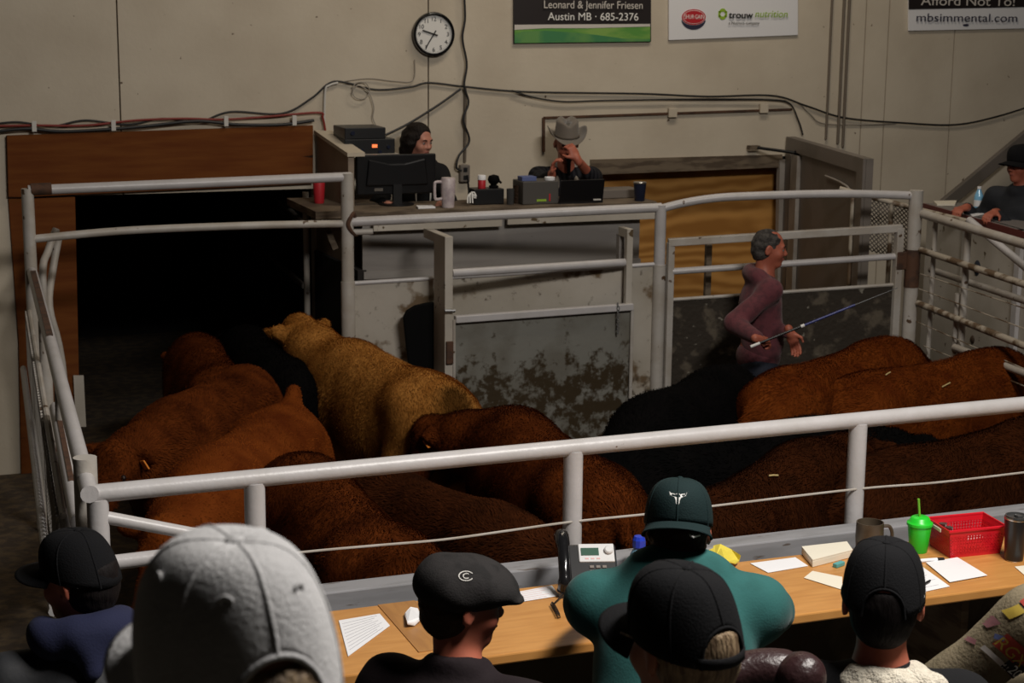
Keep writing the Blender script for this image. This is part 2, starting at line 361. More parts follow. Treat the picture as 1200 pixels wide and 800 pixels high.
def ell(c, rx, rz, m, nm, y, par, n=40, th=.003, a0=0, a1=2*math.pi, sub=None):
    pts = [Vector((c.x+rx*math.cos(a0+(a1-a0)*i/n), y, c.z+rz*math.sin(a0+(a1-a0)*i/n))) for i in range(n+(0 if a1-a0 > 6.2 else 1))]
    if sub: pts += [Vector((c.x+sub[0]*math.cos(a1-(a1-a0)*i/n), y, c.z+sub[2]+sub[1]*math.sin(a1-(a1-a0)*i/n))) for i in range(n+1)]
    return MB().prism(pts, (0, th, 0)).build(nm, m, par)
ell(c0+Vector((0, 0, -.015)), .102, .078, 'logo_navy', 'logo', WY-.024, t, a0=math.radians(190), a1=math.radians(350), sub=(.098, .05, .004))
ell(c0, .099, .058, 'logo_red', 'logo', WY-.0255, t)
ell(c0, .090, .050, 'white_ink', 'logo', WY-.0265, t, th=.001); ell(c0, .087, .047, 'logo_red', 'logo', WY-.0275, t, th=.001)
wtext('SHUR·GAIN', 802, 22, 825, 5, 'white_ink', t, y=WY-.0285)
g0 = P(847, 16.5, y=WY-.024)
for sx in (0, 1):
    for k in range(4):
        pass
mb = MB()
for k, (a, b) in enumerate(((20, 160), (200, 340))):
    a, b = math.radians(a), math.radians(b)
    pts = [Vector((g0.x+.035*math.cos(a+(b-a)*i/12), WY-.024, g0.z+.042*math.sin(a+(b-a)*i/12))) for i in range(13)]
    pts += [Vector((g0.x+.019*math.cos(b-(b-a)*i/12), WY-.024, g0.z+.018*math.sin(b-(b-a)*i/12))) for i in range(13)]
    mb.prism(pts, (0, .003, 0))
for sx in (-1, 1): mb.box((g0.x+sx*.029-.008, WY-.024, g0.z-.022), (g0.x+sx*.029+.008, WY-.021, g0.z+.022))
mb.build('logo', 'logo_green', t)
wtext('trouw', 854, 21, 882, 7.5, 'ink', t); wtext('trouw', 854.5, 21, 882.5, 7.5, 'ink', t, y=WY-.0352); wtext('trouw', 854.2, 21.4, 882.2, 7.5, 'ink', t, y=WY-.0354); wtext('nutrition', 885, 20, 923, 8, 'logo_green', t, shear=.15)
wtext('a Nutreco company', 854, 28.5, 890, 3.4, 'ink', t, ext=.0005)
t = thing('banner_sign', P(1132, 10, y=WY-.02), 'black and grey banner showing a web address at the top right', 'banner')
slab([(1065, -70), (1215, -74), (1215, 33), (1065, 36)], WY-.02, .015).build('sheet', 'banner_white', t)
slab([(1065, -70), (1215, -74), (1215, 8), (1065, 11)], WY-.024, .003).build('sheet', 'banner_black', t)
wtext('Afford Not To!', 1079, 6, 1189, 11, 'banner_cream', t)
wtext('mbsimmental.com', 1074, 25, 1192, 9.5, 'logo_navy', t)
e0 = P(1132, 29.5, y=WY-.024); ell(e0, .028, .010, 'logo_navy', 'logo', WY-.024, t)

# ---- cables and conduits on the wall
def cable(name, px, r, m, label, y=WY-.02, cat='cable', n=8):
    o = MB().tube(smooth_path([P(a, b, y=y) for a, b in px], n), r, 8).build(name, m, smooth=True); return tag(o, label, cat)
cable('wall_cable', [(-20, 147), (20, 143), (60, 148), (100, 141), (150, 146), (190, 139), (232, 143), (270, 131), (330, 133), (365, 115), (385, 98), (402, 96), (440, 105), (480, 102), (502, 97), (540, 101), (590, 106), (630, 108), (700, 109), (760, 110), (830, 113), (905, 112), (945, 124), (990, 138), (1060, 144), (1120, 146), (1170, 136), (1220, 120)], .007, 'cable_black', 'long black cable draped across the whole cream wall')
cable('wall_cable', [(-20, 156), (30, 151), (70, 154), (120, 152), (170, 148), (230, 142), (280, 146), (330, 146), (368, 141)], .011, 'cable_black', 'thick dark cable lying lowest in the bundle over the wooden header', WY-.05)
cable('wall_cable', [(-20, 148), (40, 147), (100, 147), (160, 141), (215, 139), (260, 140), (310, 137), (372, 132), (378, 138), (381, 152), (382, 160)], .008, 'cable_red', 'red cable running over the header and bending down at its right end', WY-.035)
cable('wall_cable', [(600, 106), (625, 114), (660, 119), (700, 118), (760, 117), (830, 116), (900, 117), (925, 121), (936, 142), (941, 158)], .006, 'cable_black', 'black cable dropping to the top of the open grey door', WY-.032)
cable('wall_cable', [(392, 97), (430, 92), (462, 95), (484, 94), (486, 70)], .004, 'cable_grey', 'thin pale cable rising from the cable bundle to below the clock')
cable('power_cord', [(543, -20), (545, 20), (542, 45), (547, 75), (544, 100), (549, 120), (543, 140), (550, 165), (538, 182), (535, 196), (541, 200)], .008, 'cable_black', 'wavy black cord hanging down the wall to the outlet', WY-.045)
cable('wall_cable', [(540, 104), (515, 122), (480, 144), (452, 158)], .008, 'cable_black', 'straight dark cable slanting from the conduit down to the stacked radios', WY-.03)
cable('wall_cable', [(413, 103), (418, 97), (428, 97), (433, 106), (428, 115), (418, 115), (413, 108), (420, 100), (432, 108), (438, 125), (437, 138), (441, 148)], .004, 'cable_grey', 'thin coiled wire looping above the stacked radios', WY-.035)
cable('wall_cable', [(936, 120), (950, 134), (963, 144), (1000, 146), (1050, 145)], .005, 'cable_grey', 'pale thin cable sagging just below the black one near the conduits', WY-.012)
def conduit(a, b, r, label, m='cable_grey'):
    o = MB().tube([P(*a, y=WY-.02), P(*b, y=WY-.02)], r, 10).build('conduit', m, smooth=True); tag(o, label, 'pipe')
def vconduit(px, y0, y1, r, label, m='conduit_dark'):
    x = P(px, (max(y0, 0)+y1)/2, y=WY).x; a = P(px, y1, y=WY-.02).z; b = P(px, max(y0, -60), y=WY-.02).z
    o = MB().tube([(x, WY-.02, a), (x, WY-.02, b)], r, 10).build('conduit', m, smooth=True); tag(o, label, 'pipe')
vconduit(970, -60, 163, .009, 'thin vertical conduit left of the conduit pair above the open door')
vconduit(984, -60, 168, .011, 'left pipe of the vertical conduit pair above the open door')
vconduit(990, -60, 172, .011, 'right pipe of the vertical conduit pair above the open door')
vconduit(544, 103, 190, .010, 'short vertical conduit running down to the wall outlet')
o = MB(); o.tube(smooth_path([P(a, b, y=WY-.025) for a, b in [(380, 156), (381, 108), (386, 100), (396, 97)]], 6), .008, 8); o = o.build('conduit', 'clip', smooth=True); tag(o, 'pale bent conduit at the right end of the header', 'pipe')
xd = P(638, 180, y=WY).x
mb = MB(); mb.bar(P(637, 138, y=WY-.012), P(637, 178, y=WY-.012), .02, .014, up=(0, 1, 0)); mb.bar(P(637, 138, y=WY-.012), P(928, 128, y=WY-.012), .016, .014, up=(0, 1, 0))
o = mb.build('sliding_track', 'rust'); tag(o, 'thin rusty track line above the plywood panel', 'track')
for (a, b) in ((788, 132), (895, 127)):
    o = MB(); o.obox(P(a, b, y=WY-.02), (.07, .03, .07)); o = o.build('junction_cover', 'wall', bevel=.004)
    tag(o, 'small cream cover plate on the track, ' + ('left one below the white banner' if a < 800 else 'right one close to the open door'), 'cover plate')
for k, (a, b) in enumerate(((133, 147), (265, 142), (345, 141), (40, 148))):
    o = MB(); o.obox(P(a, b, y=WY-.062), (.03, .012, .07)); o = o.build('cable_clip', 'clip', bevel=.002); tag(o, 'small white clip holding the cable bundle above the wooden header', 'clip', 'clips along the cable bundle')
# outlet
oc = P(544, 203, y=WY-.02); t = thing('wall_outlet', oc, 'dark electrical outlet box on the wall beside the seated woman', 'outlet')
MB().obox(oc, (.075, .05, .125)).build('box', 'grey_door', t, bevel=.008)
for s in (-1, 1): MB().obox(oc+Vector((0, -.027, s*.028)), (.03, .006, .032)).build('socket', 'black_plastic', t, bevel=.004)

# ---- opening with plywood, jamb, open door
t = thing('plywood_panel', P(805, 300, y=WY+.06), 'tan plywood sheet with swirling grain filling the opening behind the pen', 'panel')
t2 = slab([(696, 203), (916, 188), (916, 345), (696, 352)], WY+.17, .02).build('sheet', 'plywood', t)
o = slab([(692, 187), (917, 181), (917, 196), (692, 205)], WY-.012, .02).build('door_header', 'oldwood'); tag(o, 'dark old timber strip along the top of the plywood opening', 'beam')
a = P(830, 286, y=10.02); o = MB(); o.box((a.x-.02, 10.0, 0), (a.x+.02, 10.03, a.z)); o = o.build('wooden_stake', 'oldwood'); tag(o, 'dark upright stake behind the gate in front of plywood', 'stake')
t = thing('door_jamb', P(920, 330, y=WY-.02), 'pale grey door jamb at the right edge of the plywood panel', 'door frame')
slab([(914, 188), (922, 187), (919, 345), (911, 345)], WY-.03, .05).build('jamb', 'door_frame', t)
slab([(922, 187), (931, 185), (929, 345), (919, 345)], WY-.02, .03).build('stop', 'grey_door', t)
# open door: hinged by the jamb, swung out toward the ring
d0 = P(932, 160, y=WY-.05); ztop = d0.z; hx = d0.x
far = P(1024, 186, z=ztop); dv = Vector((far.x-hx, far.y-d0.y, 0)); dl = dv.length; dv.normalize(); dn = Vector((dv.y, -dv.x, 0))
t = thing('open_door', (hx, d0.y, 0), 'dark grey framed door standing open against the wall right of the plywood', 'door')
def dq(u0, z0, u1, z1, off, th, nm, m):
    b = Vector((hx, d0.y, 0)); a = [b+dv*u0+Vector((0, 0, z0)), b+dv*u1+Vector((0, 0, z0)), b+dv*u1+Vector((0, 0, z1)), b+dv*u0+Vector((0, 0, z1))]
    MB().prism([p+dn*off for p in a], dn*th).build(nm, m, t)
dq(0, .1, dl, ztop, 0, .05, 'door_leaf', 'grey_door')
dq(0, .1, .07*dl, ztop, .052, .02, 'stile', 'grey_door'); dq(dl*.93, .1, dl, ztop, .052, .02, 'stile', 'grey_door')
dq(.10*dl, .3, .19*dl, ztop-.12, .052, .03, 'stile', 'door_frame')
dq(.07*dl, ztop-.10, dl*.93, ztop, .052, .02, 'rail', 'grey_door')
b = Vector((hx, d0.y, 0))+dn*.065
MB().tube(smooth_path([b+dv*dl*u+Vector((0, 0, ztop-z)) for u, z in ((.55, .20), (.75, .21), (.86, .25), (.88, .40), (.88, 1.3))], 6), .008, 8).build('edge_trim', 'door_frame', t, smooth=True)
p0 = P(888, 173, y=WY-.08); p1 = P(976, 185, y=11.2)
t = thing('door_closer', p0, 'black rod reaching from the wall to the open grey door', 'door closer')
MB().tube([p0, p0.lerp(p1, .55)], .012, 10).build('rod', 'black_plastic', t, smooth=True); MB().tube([p0.lerp(p1, .5), p1], .020, 10).build('cylinder', 'black_matte', t, smooth=True)
MB().obox(p0.lerp(p1, .70)+Vector((0, -.02, .0)), (.04, .03, .035)).build('bracket', 'clip', t); MB().obox(p0+Vector((-.02, .03, 0)), (.09, .05, .03)).build('bracket', 'oldwood', t)

# ---- auction counter
cy0, cz = 10.66, 1.84
xa = P(410, 245, y=cy0).x; xb = P(770, 236, y=cy0).x
t = thing('auction_counter', ((xa+xb)/2, 10.9, 0), 'long grey counter of the auction booth along the back wall', 'counter')
def zed(px, py, y=cy0): return P(px, py, y=y).z
MB().box((xa, cy0, cz-.03), (xb, 11.13, cz)).build('worktop', 'oldwood', t, bevel=.004); MB().box((xa, 11.131, cz-.03), (P(466, 181, y=11.22).x, WY-.03, cz)).build('worktop', 'oldwood', t, bevel=.004)
MB().box((P(437, 250, y=cy0).x, cy0-.012, cz-.13), (P(588, 250, y=cy0).x, cy0+.01, cz-.032)).build('fascia', 'board', t, bevel=.003)
MB().box((P(594, 250, y=cy0).x, cy0-.016, cz-.12), (xb, cy0+.01, cz-.034)).build('fascia', 'board', t, bevel=.003)
mb = MB(); mb.box((xa+.1, cy0+.06, cz-.42), (xb-.1, cy0+.08, cz-.03)); mb.build('front_panel', 'grey_panel', t)
mb = MB(); mb.box((xa+.1, cy0+.05, .5), (xb-.1, cy0+.07, cz-.42)); mb.build('front_panel', 'board', t)
MB().box((xa+.1, cy0+.03, cz-.45), (xb-.1, cy0+.05, cz-.40)).build('batten', 'grey_panel', t)
MB().box((P(594, 300, y=cy0).x, cy0+.02, .5), (P(606, 300, y=cy0).x, cy0+.05, cz-.45)).build('batten', 'board', t)
for xx in (xa+.15, (xa+xb)/2, xb-.2): MB().box((xx, cy0+.1, 0), (xx+.08, cy0+.18, cz-.03)).build('leg', 'oldwood', t)
# booth side wing: sloping-top panel at the left of the counter
sx0 = xo1+.02
t = thing('booth_side_panel', (sx0, 11.1, 0), 'tan side panel with sloping pale cap at the left end of the booth', 'panel')
z1 = P(371, 157, y=WY-.05).z; q1 = P(407, 183, y=11.0); xs_ = P(371, 157, y=WY-.05).x
pp = [(xs_, WY-.02, 1.45), (q1.x, 10.98, 1.45), (q1.x, 10.98, q1.z-.0), (xs_, WY-.02, z1)]
MB().prism(pp, (.04, 0, 0)).build('panel', 'tan_panel', t)
MB().prism([(xs_-.01, WY-.02, z1), (q1.x-.01, 10.96, q1.z), (q1.x-.01, 10.96, q1.z+.025), (xs_-.01, WY-.02, z1+.025)], (.12, 0, 0)).build('cap', 'wall', t)
MB().prism([(xs_-.02, WY-.02, 0), (q1.x-.02, 10.7, 0), (q1.x-.02, 10.7, 1.449), (xs_-.02, WY-.02, 1.449)], (.06, 0, 0)).build('panel', 'void', t)
# ledge inside the chute edge with a red can
lp = P(374, 238, y=11.2); t = thing('wall_ledge', lp, 'dark wooden ledge on the booth side under the red cup', 'shelf')
MB().box((lp.x-.14, 10.75, lp.z-.05), (lp.x+.09, 11.55, lp.z)).build('shelf', 'oldwood', t); MB().bar((lp.x-.02, 11.1, lp.z-.05), (lp.x+.08, 11.1, lp.z-.3), .04, .04).build('bracket', 'oldwood', t)
def cup_at(name, base, prof, m, label, cat, n=28): return None
cb = P(374, 235, y=11.2); cb.z = lp.z
t = thing('paper_cup', cb, 'red cup with pale lid on the ledge beside the chute', 'cup')
MB().lathe([(.030, 0), (.034, .01), (.042, .16), (.040, .165)], cb, 24).build('cup', 'logo_red', t, smooth=True); MB().lathe([(.045, .16), (.045, .175), (.038, .19), (.01, .19)], cb, 24).build('lid', 'clip', t, smooth=True)
pst = P(358, 225, y=11.55); o = MB().tube([(pst.x, 11.55, 0), (pst.x, 11.55, pst.z)], .022, 12).build('chute_post', 'old_pipe', smooth=True); tag(o, 'slim pale post standing inside the dark chute at its right side', 'post')
for k, (a, b) in enumerate((((318, 225), (356, 262)), ((318, 300), (356, 335)))):
    o = MB().tube([P(*a, y=13.0), P(*b, y=11.7)], .02, 10).build('chute_rail', 'grey_door', smooth=True); tag(o, ('upper' if k == 0 else 'lower') + ' faint rail slanting inside the dark chute', 'rail')
# ------------------------------------------------------------------ pen fences
def PV(px, py, A, B):
    """point seen at the pixel on the upright plane through ground points A, B"""
    q = cF + cR*((px-600)/FPX) + cU*((400-py)/FPX)
    n = Vector((B[1]-A[1], -(B[0]-A[0]), 0)); t = (n.x*A[0]+n.y*A[1])/(n.x*q.x+n.y*q.y); return cC+q*t
def post_to_ground(top, r, m='white_pipe', nm='post', par=None, z0=0, n=16, cap=None):
    mb = MB(); mb.tube([(top.x, top.y, z0), top], r, n); return mb.build(nm, m, par, smooth=True)
FY = 10.35
pL = P(32, 221, y=FY); pM = P(406.5, 203, y=FY)
t = thing('pipe_gateway', ((pL.x+pM.x)/2, FY, 0), 'white pipe frame with two cross rails in front of the dark chute', 'pen frame')
post_to_ground(pL, .036, 'old_pipe', 'post', t); post_to_ground(pM, .040, 'old_pipe', 'post', t)
MB().tube([P(36, 222, y=FY), P(60, 221, y=FY)], .036, 14).build('clamp', 'rust', t, smooth=True)
MB().tube([P(33, 223, y=FY), P(411, 207, y=FY)], .030, 14).build('rail', 'white_pipe', t, smooth=True)
MB().tube(smooth_path([P(38, 280, y=FY), P(150, 270, y=FY), P(300, 264, y=FY), P(405, 262, y=FY)], 6), .024, 12).build('rail', 'old_pipe', t, smooth=True)
MB().tube([(pM.x, FY, .2), (pM.x, FY, P(408, 330, y=FY).z)], .046, 14).build('sleeve', 'old_pipe', t, smooth=True)
o = MB(); o.tube(smooth_path([P(416, 258, y=FY), P(414, 250, y=FY-.03), P(408, 262, y=FY-.04), P(412, 272, y=FY-.03), P(418, 275, y=FY)], 6), .014, 8); o.build('latch_chain', 'rust', t, smooth=True)
# back fence: from the chute frame to the middle post
pC = P(774.5, 240, y=9.92)
A0, B0 = (pM.x, FY), (pC.x, pC.y)
t = thing('back_fence', ((pM.x+pC.x)/2, 10.1, 0), 'white pipe fence with stained white boards in front of the counter', 'fence')
MB().tube([PV(412, 260, A0, B0), PV(560, 253, A0, B0), PV(775, 243, A0, B0)], .030, 14).build('rail', 'white_pipe', t, smooth=True)
MB().tube([PV(414, 272, A0, B0), PV(437, 271, A0, B0)], .02, 10).build('bracket', 'old_pipe', t, smooth=True)
post_to_ground(pC, .037, 'white_pipe', 'post', t)
MB().tube([(pC.x, pC.y, .2), (pC.x, pC.y, P(774, 310, y=9.92).z)], .043, 14).build('sleeve', 'old_pipe', t, smooth=True)
a, b = PV(413, 332, A0, B0), PV(775, 309, A0, B0); nrm = Vector((B0[1]-A0[1], -(B0[0]-A0[0]), 0)).normalized()
mb = MB(); off = -nrm*.05
for q in (a, b): pass
mb.prism([(a.x, a.y, .02), (b.x, b.y, .02), (b.x, b.y, b.z), (a.x, a.y, a.z)], nrm*-.03); mb.build('board', 'dirty_board' if 'dirty_board' in MATS else 'board', t)
MB().tube([a, b], .014, 8).build('board_edge', 'white_pipe', t, smooth=True)
# black curved shield behind the gate plank
mb = MB(); y_ = 10.12
sh = [(473, 372), (477, 364), (487, 358), (500, 355), (512, 354), (512, 436), (480, 436), (476, 400)]
mb.prism([P(a, b, y=y_) for a, b in sh], (.0, .03, 0)); o = mb.build('black_shield', 'black_matte', bevel=.01)
tag(o, 'black rounded plastic panel standing behind the tall gate plank', 'panel')
# alley gate with its two arms
GY = 9.88
t = thing('alley_gate', P(640, 500, y=GY), 'grey sheet metal gate hung between two white arms, manure on its lower half', 'gate')
g1 = P(531, 277, y=GY); g0 = P(521.5, 277, y=GY); zt = g1.z
mb = MB(); mb.box((g0.x, GY, .05), (g1.x, GY+.22, zt)); mb.build('gate_plank', 'board', t, bevel=.004)
mb = MB(); mb.box((g0.x, GY+.221, zt-.06), (g1.x, 10.31, zt)); mb.build('arm', 'board', t, bevel=.004)
h1 = P(742.5, 260, y=GY); h0 = P(735.5, 260, y=GY)
mb = MB(); mb.box((h0.x, GY+.041, zt-.06), (h1.x, 10.02, zt)); mb.build('arm', 'board', t, bevel=.004)
zb = P(738, 362, y=GY).z
mb = MB(); mb.box((h0.x, GY, zb), (h1.x, GY+.04, zt)); mb.build('gate_upright', 'board', t, bevel=.003)
mb = MB(); mb.box((h0.x+.0, GY+.12, zb), (h0.x+.035, GY+.17, zt-.05)); mb.build('gate_upright', 'grey_panel', t, bevel=.003)
MB().tube([P(530, 320, y=GY+.03), P(737, 307, y=GY+.03)], .026, 12).build('rail', 'white_pipe', t, smooth=True)
MB().bar(P(533, 374, y=GY+.01), P(741, 359, y=GY+.01), .05, .045).build('rail', 'white_pipe', t, bevel=.006)
s0 = P(534, 378, y=GY); s1 = P(741, 364, y=GY)
mb = MB(); mb.prism([(s0.x, GY+.02, .12), (s1.x, GY+.02, .12), (s1.x, GY+.02, s1.z), (s0.x, GY+.02, s0.z)], (0, .012, 0)); mb.build('gate_sheet', 'manure_sheet', t)
MB().tube([(s1.x, GY, .1), (s1.x, GY, s1.z+.02)], .012, 8).build('gate_edge', 'old_pipe', t, smooth=True)
MB().tube([(s0.x-.01, GY, .1), (s0.x-.01, GY, s0.z+.02)], .010, 8).build('gate_edge', 'old_pipe', t, smooth=True)
MB().bar(P(527, 400, y=GY-.012), P(527, 426, y=GY-.012), .045, .02, up=(0, 1, 0)).build('hinge', 'rust', t, bevel=.003)
MB().tube([P(521, 364, y=GY-.02), P(533, 364, y=GY-.02)], .012, 8).build('hinge_pin', 'steel', t)
mb = MB()
for k in range(9):
    c = P(724+.6*(k % 2), 357+k*4, y=GY-.02); pts = [c+Vector((math.cos(a)*.009*(1 if k % 2 else .4), math.sin(a)*.004, math.sin(a)*.014)) for a in [i*math.pi/4 for i in range(8)]]
    mb.tube(pts, .003, 6, closed=True)
mb.build('latch_chain', 'steel', t, smooth=True)
# right back section: curved rail, corner post, gate with the dirty sheet
A1, B1 = (pC.x, pC.y), (6.45, 9.45)
pR = PV(1074, 223, A1, B1)
t = thing('corner_rail', (pR.x, pR.y, 0), 'curved white top rail running to the rusty corner post', 'fence')
MB().tube(smooth_path([PV(776, 244, A1, B1), PV(800, 238, A1, B1), PV(830, 233, A1, B1), PV(870, 230, A1, B1), PV(980, 227, A1, B1), PV(1072, 229, A1, B1)], 6), .027, 12).build('rail', 'white_pipe', t, smooth=True)
post_to_ground(pR, .046, 'old_pipe', 'post', t); z_ = PV(1072, 292, A1, B1).z
MB().tube([(pR.x, pR.y, z_-.25), (pR.x, pR.y, z_)], .050, 14).build('rust_collar', 'rust', t, smooth=True)
t = thing('exit_gate', PV(920, 430, A1, B1), 'white framed gate with two rails and a dung caked lower sheet behind the standing man', 'gate')
fo = -nrm*0
sq = lambda a, b, w=.045: MB().bar(PV(*a, A1, B1), PV(*b, A1, B1), w, w)
sq((783, 284), (1057, 267), .05).build('rail', 'old_pipe', t, bevel=.005)
MB().tube([PV(788, 318, A1, B1), PV(1053, 300, A1, B1)], .022, 12).build('rail', 'white_pipe', t, smooth=True)
MB().tube([PV(788, 351, A1, B1), PV(1053, 333, A1, B1)], .012, 8).build('rail', 'old_pipe', t, smooth=True)
a = PV(786, 284, A1, B1); MB().box((a.x-.022, a.y-.022, .15), (a.x+.022, a.y+.022, a.z)).build('upright', 'old_pipe', t, bevel=.004)
a = PV(1054, 267, A1, B1); MB().box((a.x-.025, a.y-.025, .15), (a.x+.025, a.y+.025, a.z)).build('upright', 'old_pipe', t, bevel=.004)
c = PV(1056, 305, A1, B1); MB().obox(c, (.09, .05, .12)).build('latch', 'rust', t, bevel=.008)
a = PV(788, 352, A1, B1); b = PV(1051, 334, A1, B1)
MB().prism([(a.x, a.y, .15), (b.x, b.y, .15), (b.x, b.y, b.z), (a.x, a.y, a.z)], (0, .012, 0)).build('gate_sheet', 'dung_sheet', t)
# right fence running toward the viewer
A2 = (pR.x+.03, pR.y-.05); dR = Vector((-.174, -.985, 0)); B2 = (A2[0]+dR.x*3, A2[1]+dR.y*3)
t = thing('side_fence', (A2[0]-.3, A2[1]-1.6, 0), 'pipe fence with rails and wires along the right side of the pen', 'fence')
def r2(a, b, r, m, nm='rail', n=12):
    p, q = PV(*a, A2, B2), PV(*b, A2, B2); q = q+(q-p)*.7; MB().tube([p, q], r, n).build(nm, m, t, smooth=True)
r2((1076, 249), (1200, 286), .030, 'old_pipe'); r2((1076, 292), (1200, 333), .022, 'dirty_pipe'); r2((1075, 355), (1200, 405), .022, 'dirty_pipe')
r2((1119, 407), (1200, 437), .024, 'old_pipe')
for a, b in (((1076, 320), (1200, 361)), ((1076, 338), (1200, 385)), ((1070, 375), (1200, 432)), ((1082, 405), (1200, 452))): r2(a, b, .004, 'dirty_pipe', 'wire', 6)
for a, b, r in (((1130, 268), (1124, 412), .022), ((1119, 344), (1112, 430), .024), ((1092, 256), (1084, 425), .016)):
    p = PV(*a, A2, B2); MB().tube([(p.x+.03, p.y, .2), (p.x+.03, p.y, p.z)], r, 12).build('upright', 'old_pipe', t, smooth=True)
A3 = (A2[0]+.12, A2[1]); B3 = (B2[0]+.12, B2[1])
p, q = PV(1091, 316, A3, B3), PV(1200, 352, A3, B3); MB().tube([p, q+(q-p)*.7], .022, 12).build('rail', 'old_pipe', t, smooth=True)
p, q = PV(1081, 247, A3, B3), PV(1134, 260, A3, B3); o = MB().tube([p, q], .020, 12, cap=False).tube([p, q], .015, 12).build('loose_pipe', 'dirty_pipe', smooth=True); tag(o, 'short open ended pipe lying along the right fence top rail', 'pipe')
p, q = PV(1136, 258, A3, B3), PV(1215, 324, A3, B3); o = MB().tube([p, q], .024, 12).build('brace_pipe', 'white_pipe', smooth=True); tag(o, 'pale diagonal brace pipe below the right bleacher desk', 'pipe')
# mesh guard beyond the corner post
A4, B4 = (5.95, 10.35), (6.62, 9.75)
t = thing('mesh_guard', (6.3, 10.0, 0), 'rail with expanded metal mesh behind the corner post', 'fence')
MB().tube([PV(984, 221, A4, B4), PV(1078, 246, A4, B4)], .018, 10).build('rail', 'dirty_pipe', t, smooth=True)
mb = MB()
def mcell(u, v): return PV(1002+70*u, 228+17*u+62*v, A4, B4)
for i in range(-12, 15):
    for s in (1, -1):
        a0_, a1_ = (i/14, (i+12)/14) if s == 1 else ((i+12)/14, i/14)
        u0, u1, v0, v1 = a0_, a1_, 0.0, 1.0
        def cl(u0, v0, u1, v1):
            if u0 > 1 and u1 > 1 or u0 < 0 and u1 < 0: return None
            f_ = lambda u, v, uu, vv: (u, v) if 0 <= u <= 1 else ((0 if u < 0 else 1), v+(vv-v)*((0 if u < 0 else 1)-u)/(uu-u))
            return f_(u0, v0, u1, v1)+f_(u1, v1, u0, v0)
        c4 = cl(u0, v0, u1, v1)
        if c4 and abs(c4[0]-c4[2]) > .01: mb.tube([mcell(c4[0], c4[1]), mcell(c4[2], c4[3])], .004, 5)
mb.build('mesh', 'grey_door', t)
for px in (1000, 1045):
    p = PV(px, 228+(px-1000)*.25, A4, B4); MB().tube([(p.x, p.y, 0), p], .016, 10).build('upright', 'dirty_pipe', t, smooth=True)

# left side fence, running from the chute frame to the near corner
nc = P(105, 579, z=1.6); fc = P(35, 308, z=1.6)
fc = nc+(fc-nc)*((10.3-nc.y)/(fc.y-nc.y))
lw = (fc-nc).normalized()
t = thing('side_fence', ((nc.x+fc.x)/2, 8, 0), 'white pipe fence with rusty top bar and mesh along the left side of the pen', 'fence')
MB().tube([nc, fc], .030, 14).build('rail', 'white_pipe', t, smooth=True)
u = nc.lerp(fc, .55); v = nc.lerp(fc, .97); MB().bar(u+Vector((.0, 0, .026)), v+Vector((0, 0, .026)), .03, .012).build('rust_strip', 'rust', t)
for (a, b, zz, r) in (((92, 612), (66, 478), 1.42, .03), ((88, 630), (70, 536), 1.32, .03), ((82, 640), (76, 594), 1.24, .03)):
    p = P(*a, z=zz); q = P(*b, z=zz); MB().tube([p, q], r, 12).build('rail', 'white_pipe', t, smooth=True)
    MB().bar(p.lerp(q, .25)+Vector((.0, 0, r-.004)), p.lerp(q, .85)+Vector((0, 0, r-.004)), .02, .012).build('rust_strip', 'rust', t)
m0 = P(74, 604, z=1.36); m1 = P(33, 362, y=10.2); m1.z = 1.36; m1.x = P(33, 362, z=1.36).x
m1 = m0+(P(34, 362, z=1.36)-m0)
mb = MB(); md = m1-m0; L_ = md.length
for i in range(-6, int(L_/.055)+1):
    for s in (1, -1):
        zA, zB = (0, -.34) if s == 1 else (-.34, 0); a_, b_ = i*.055, i*.055+.34
        a_, b_ = max(a_, 0), min(b_, L_)
        if b_-a_ > .05:
            fa, fb = (a_-i*.055)/.34, (b_-i*.055)/.34
            mb.tube([m0+md*(a_/L_)+Vector((-.02, 0, zA+(zB-zA)*fa)), m0+md*(b_/L_)+Vector((-.02, 0, zA+(zB-zA)*fb))], .006, 5)
mb.build('mesh', 'old_pipe', t)
MB().tube([m0, m1], .014, 8).build('mesh_edge', 'old_pipe', t, smooth=True); MB().tube([m0-Vector((0.05, 0, .36)), m1-Vector((.05, 0, .36))], .018, 8).build('mesh_edge', 'white_pipe', t, smooth=True)
p = P(98, 533, y=5.75); MB().tube([(p.x, 5.72, 0), (p.x, 5.72, p.z)], .040, 14).build('post', 'old_pipe', t, smooth=True)
for k, yy in enumerate((7.2, 8.8)):
    f_ = (yy-nc.y)/(fc.y-nc.y); q = nc.lerp(fc, f_); MB().tube([(q.x, q.y, 0), (q.x, q.y, 1.58)], .03, 12).build('post', 'old_pipe', t, smooth=True)
# bars seen behind the left fence against the wooden door
for k, (a, b) in enumerate((((66, 268), (50, 322)), ((70, 272), (58, 360)))):
    o = MB().tube(smooth_path([P(*a, y=11.2), P(*((a[0]+b[0])/2-2, (a[1]+b[1])/2), y=11.15), P(*b, y=11.0), Vector((P(*b, y=11.0).x+(.0, .06)[k], 10.98, .9)), Vector((P(*b, y=11.0).x+(-.02, .1)[k], 10.9, 0))], 5), .024, 10).build('gate_bar', 'old_pipe', smooth=True)
    tag(o, 'pale bent bar leaning on the wooden door, ' + ('shorter upper one' if k == 0 else 'longer lower one'), 'bar')

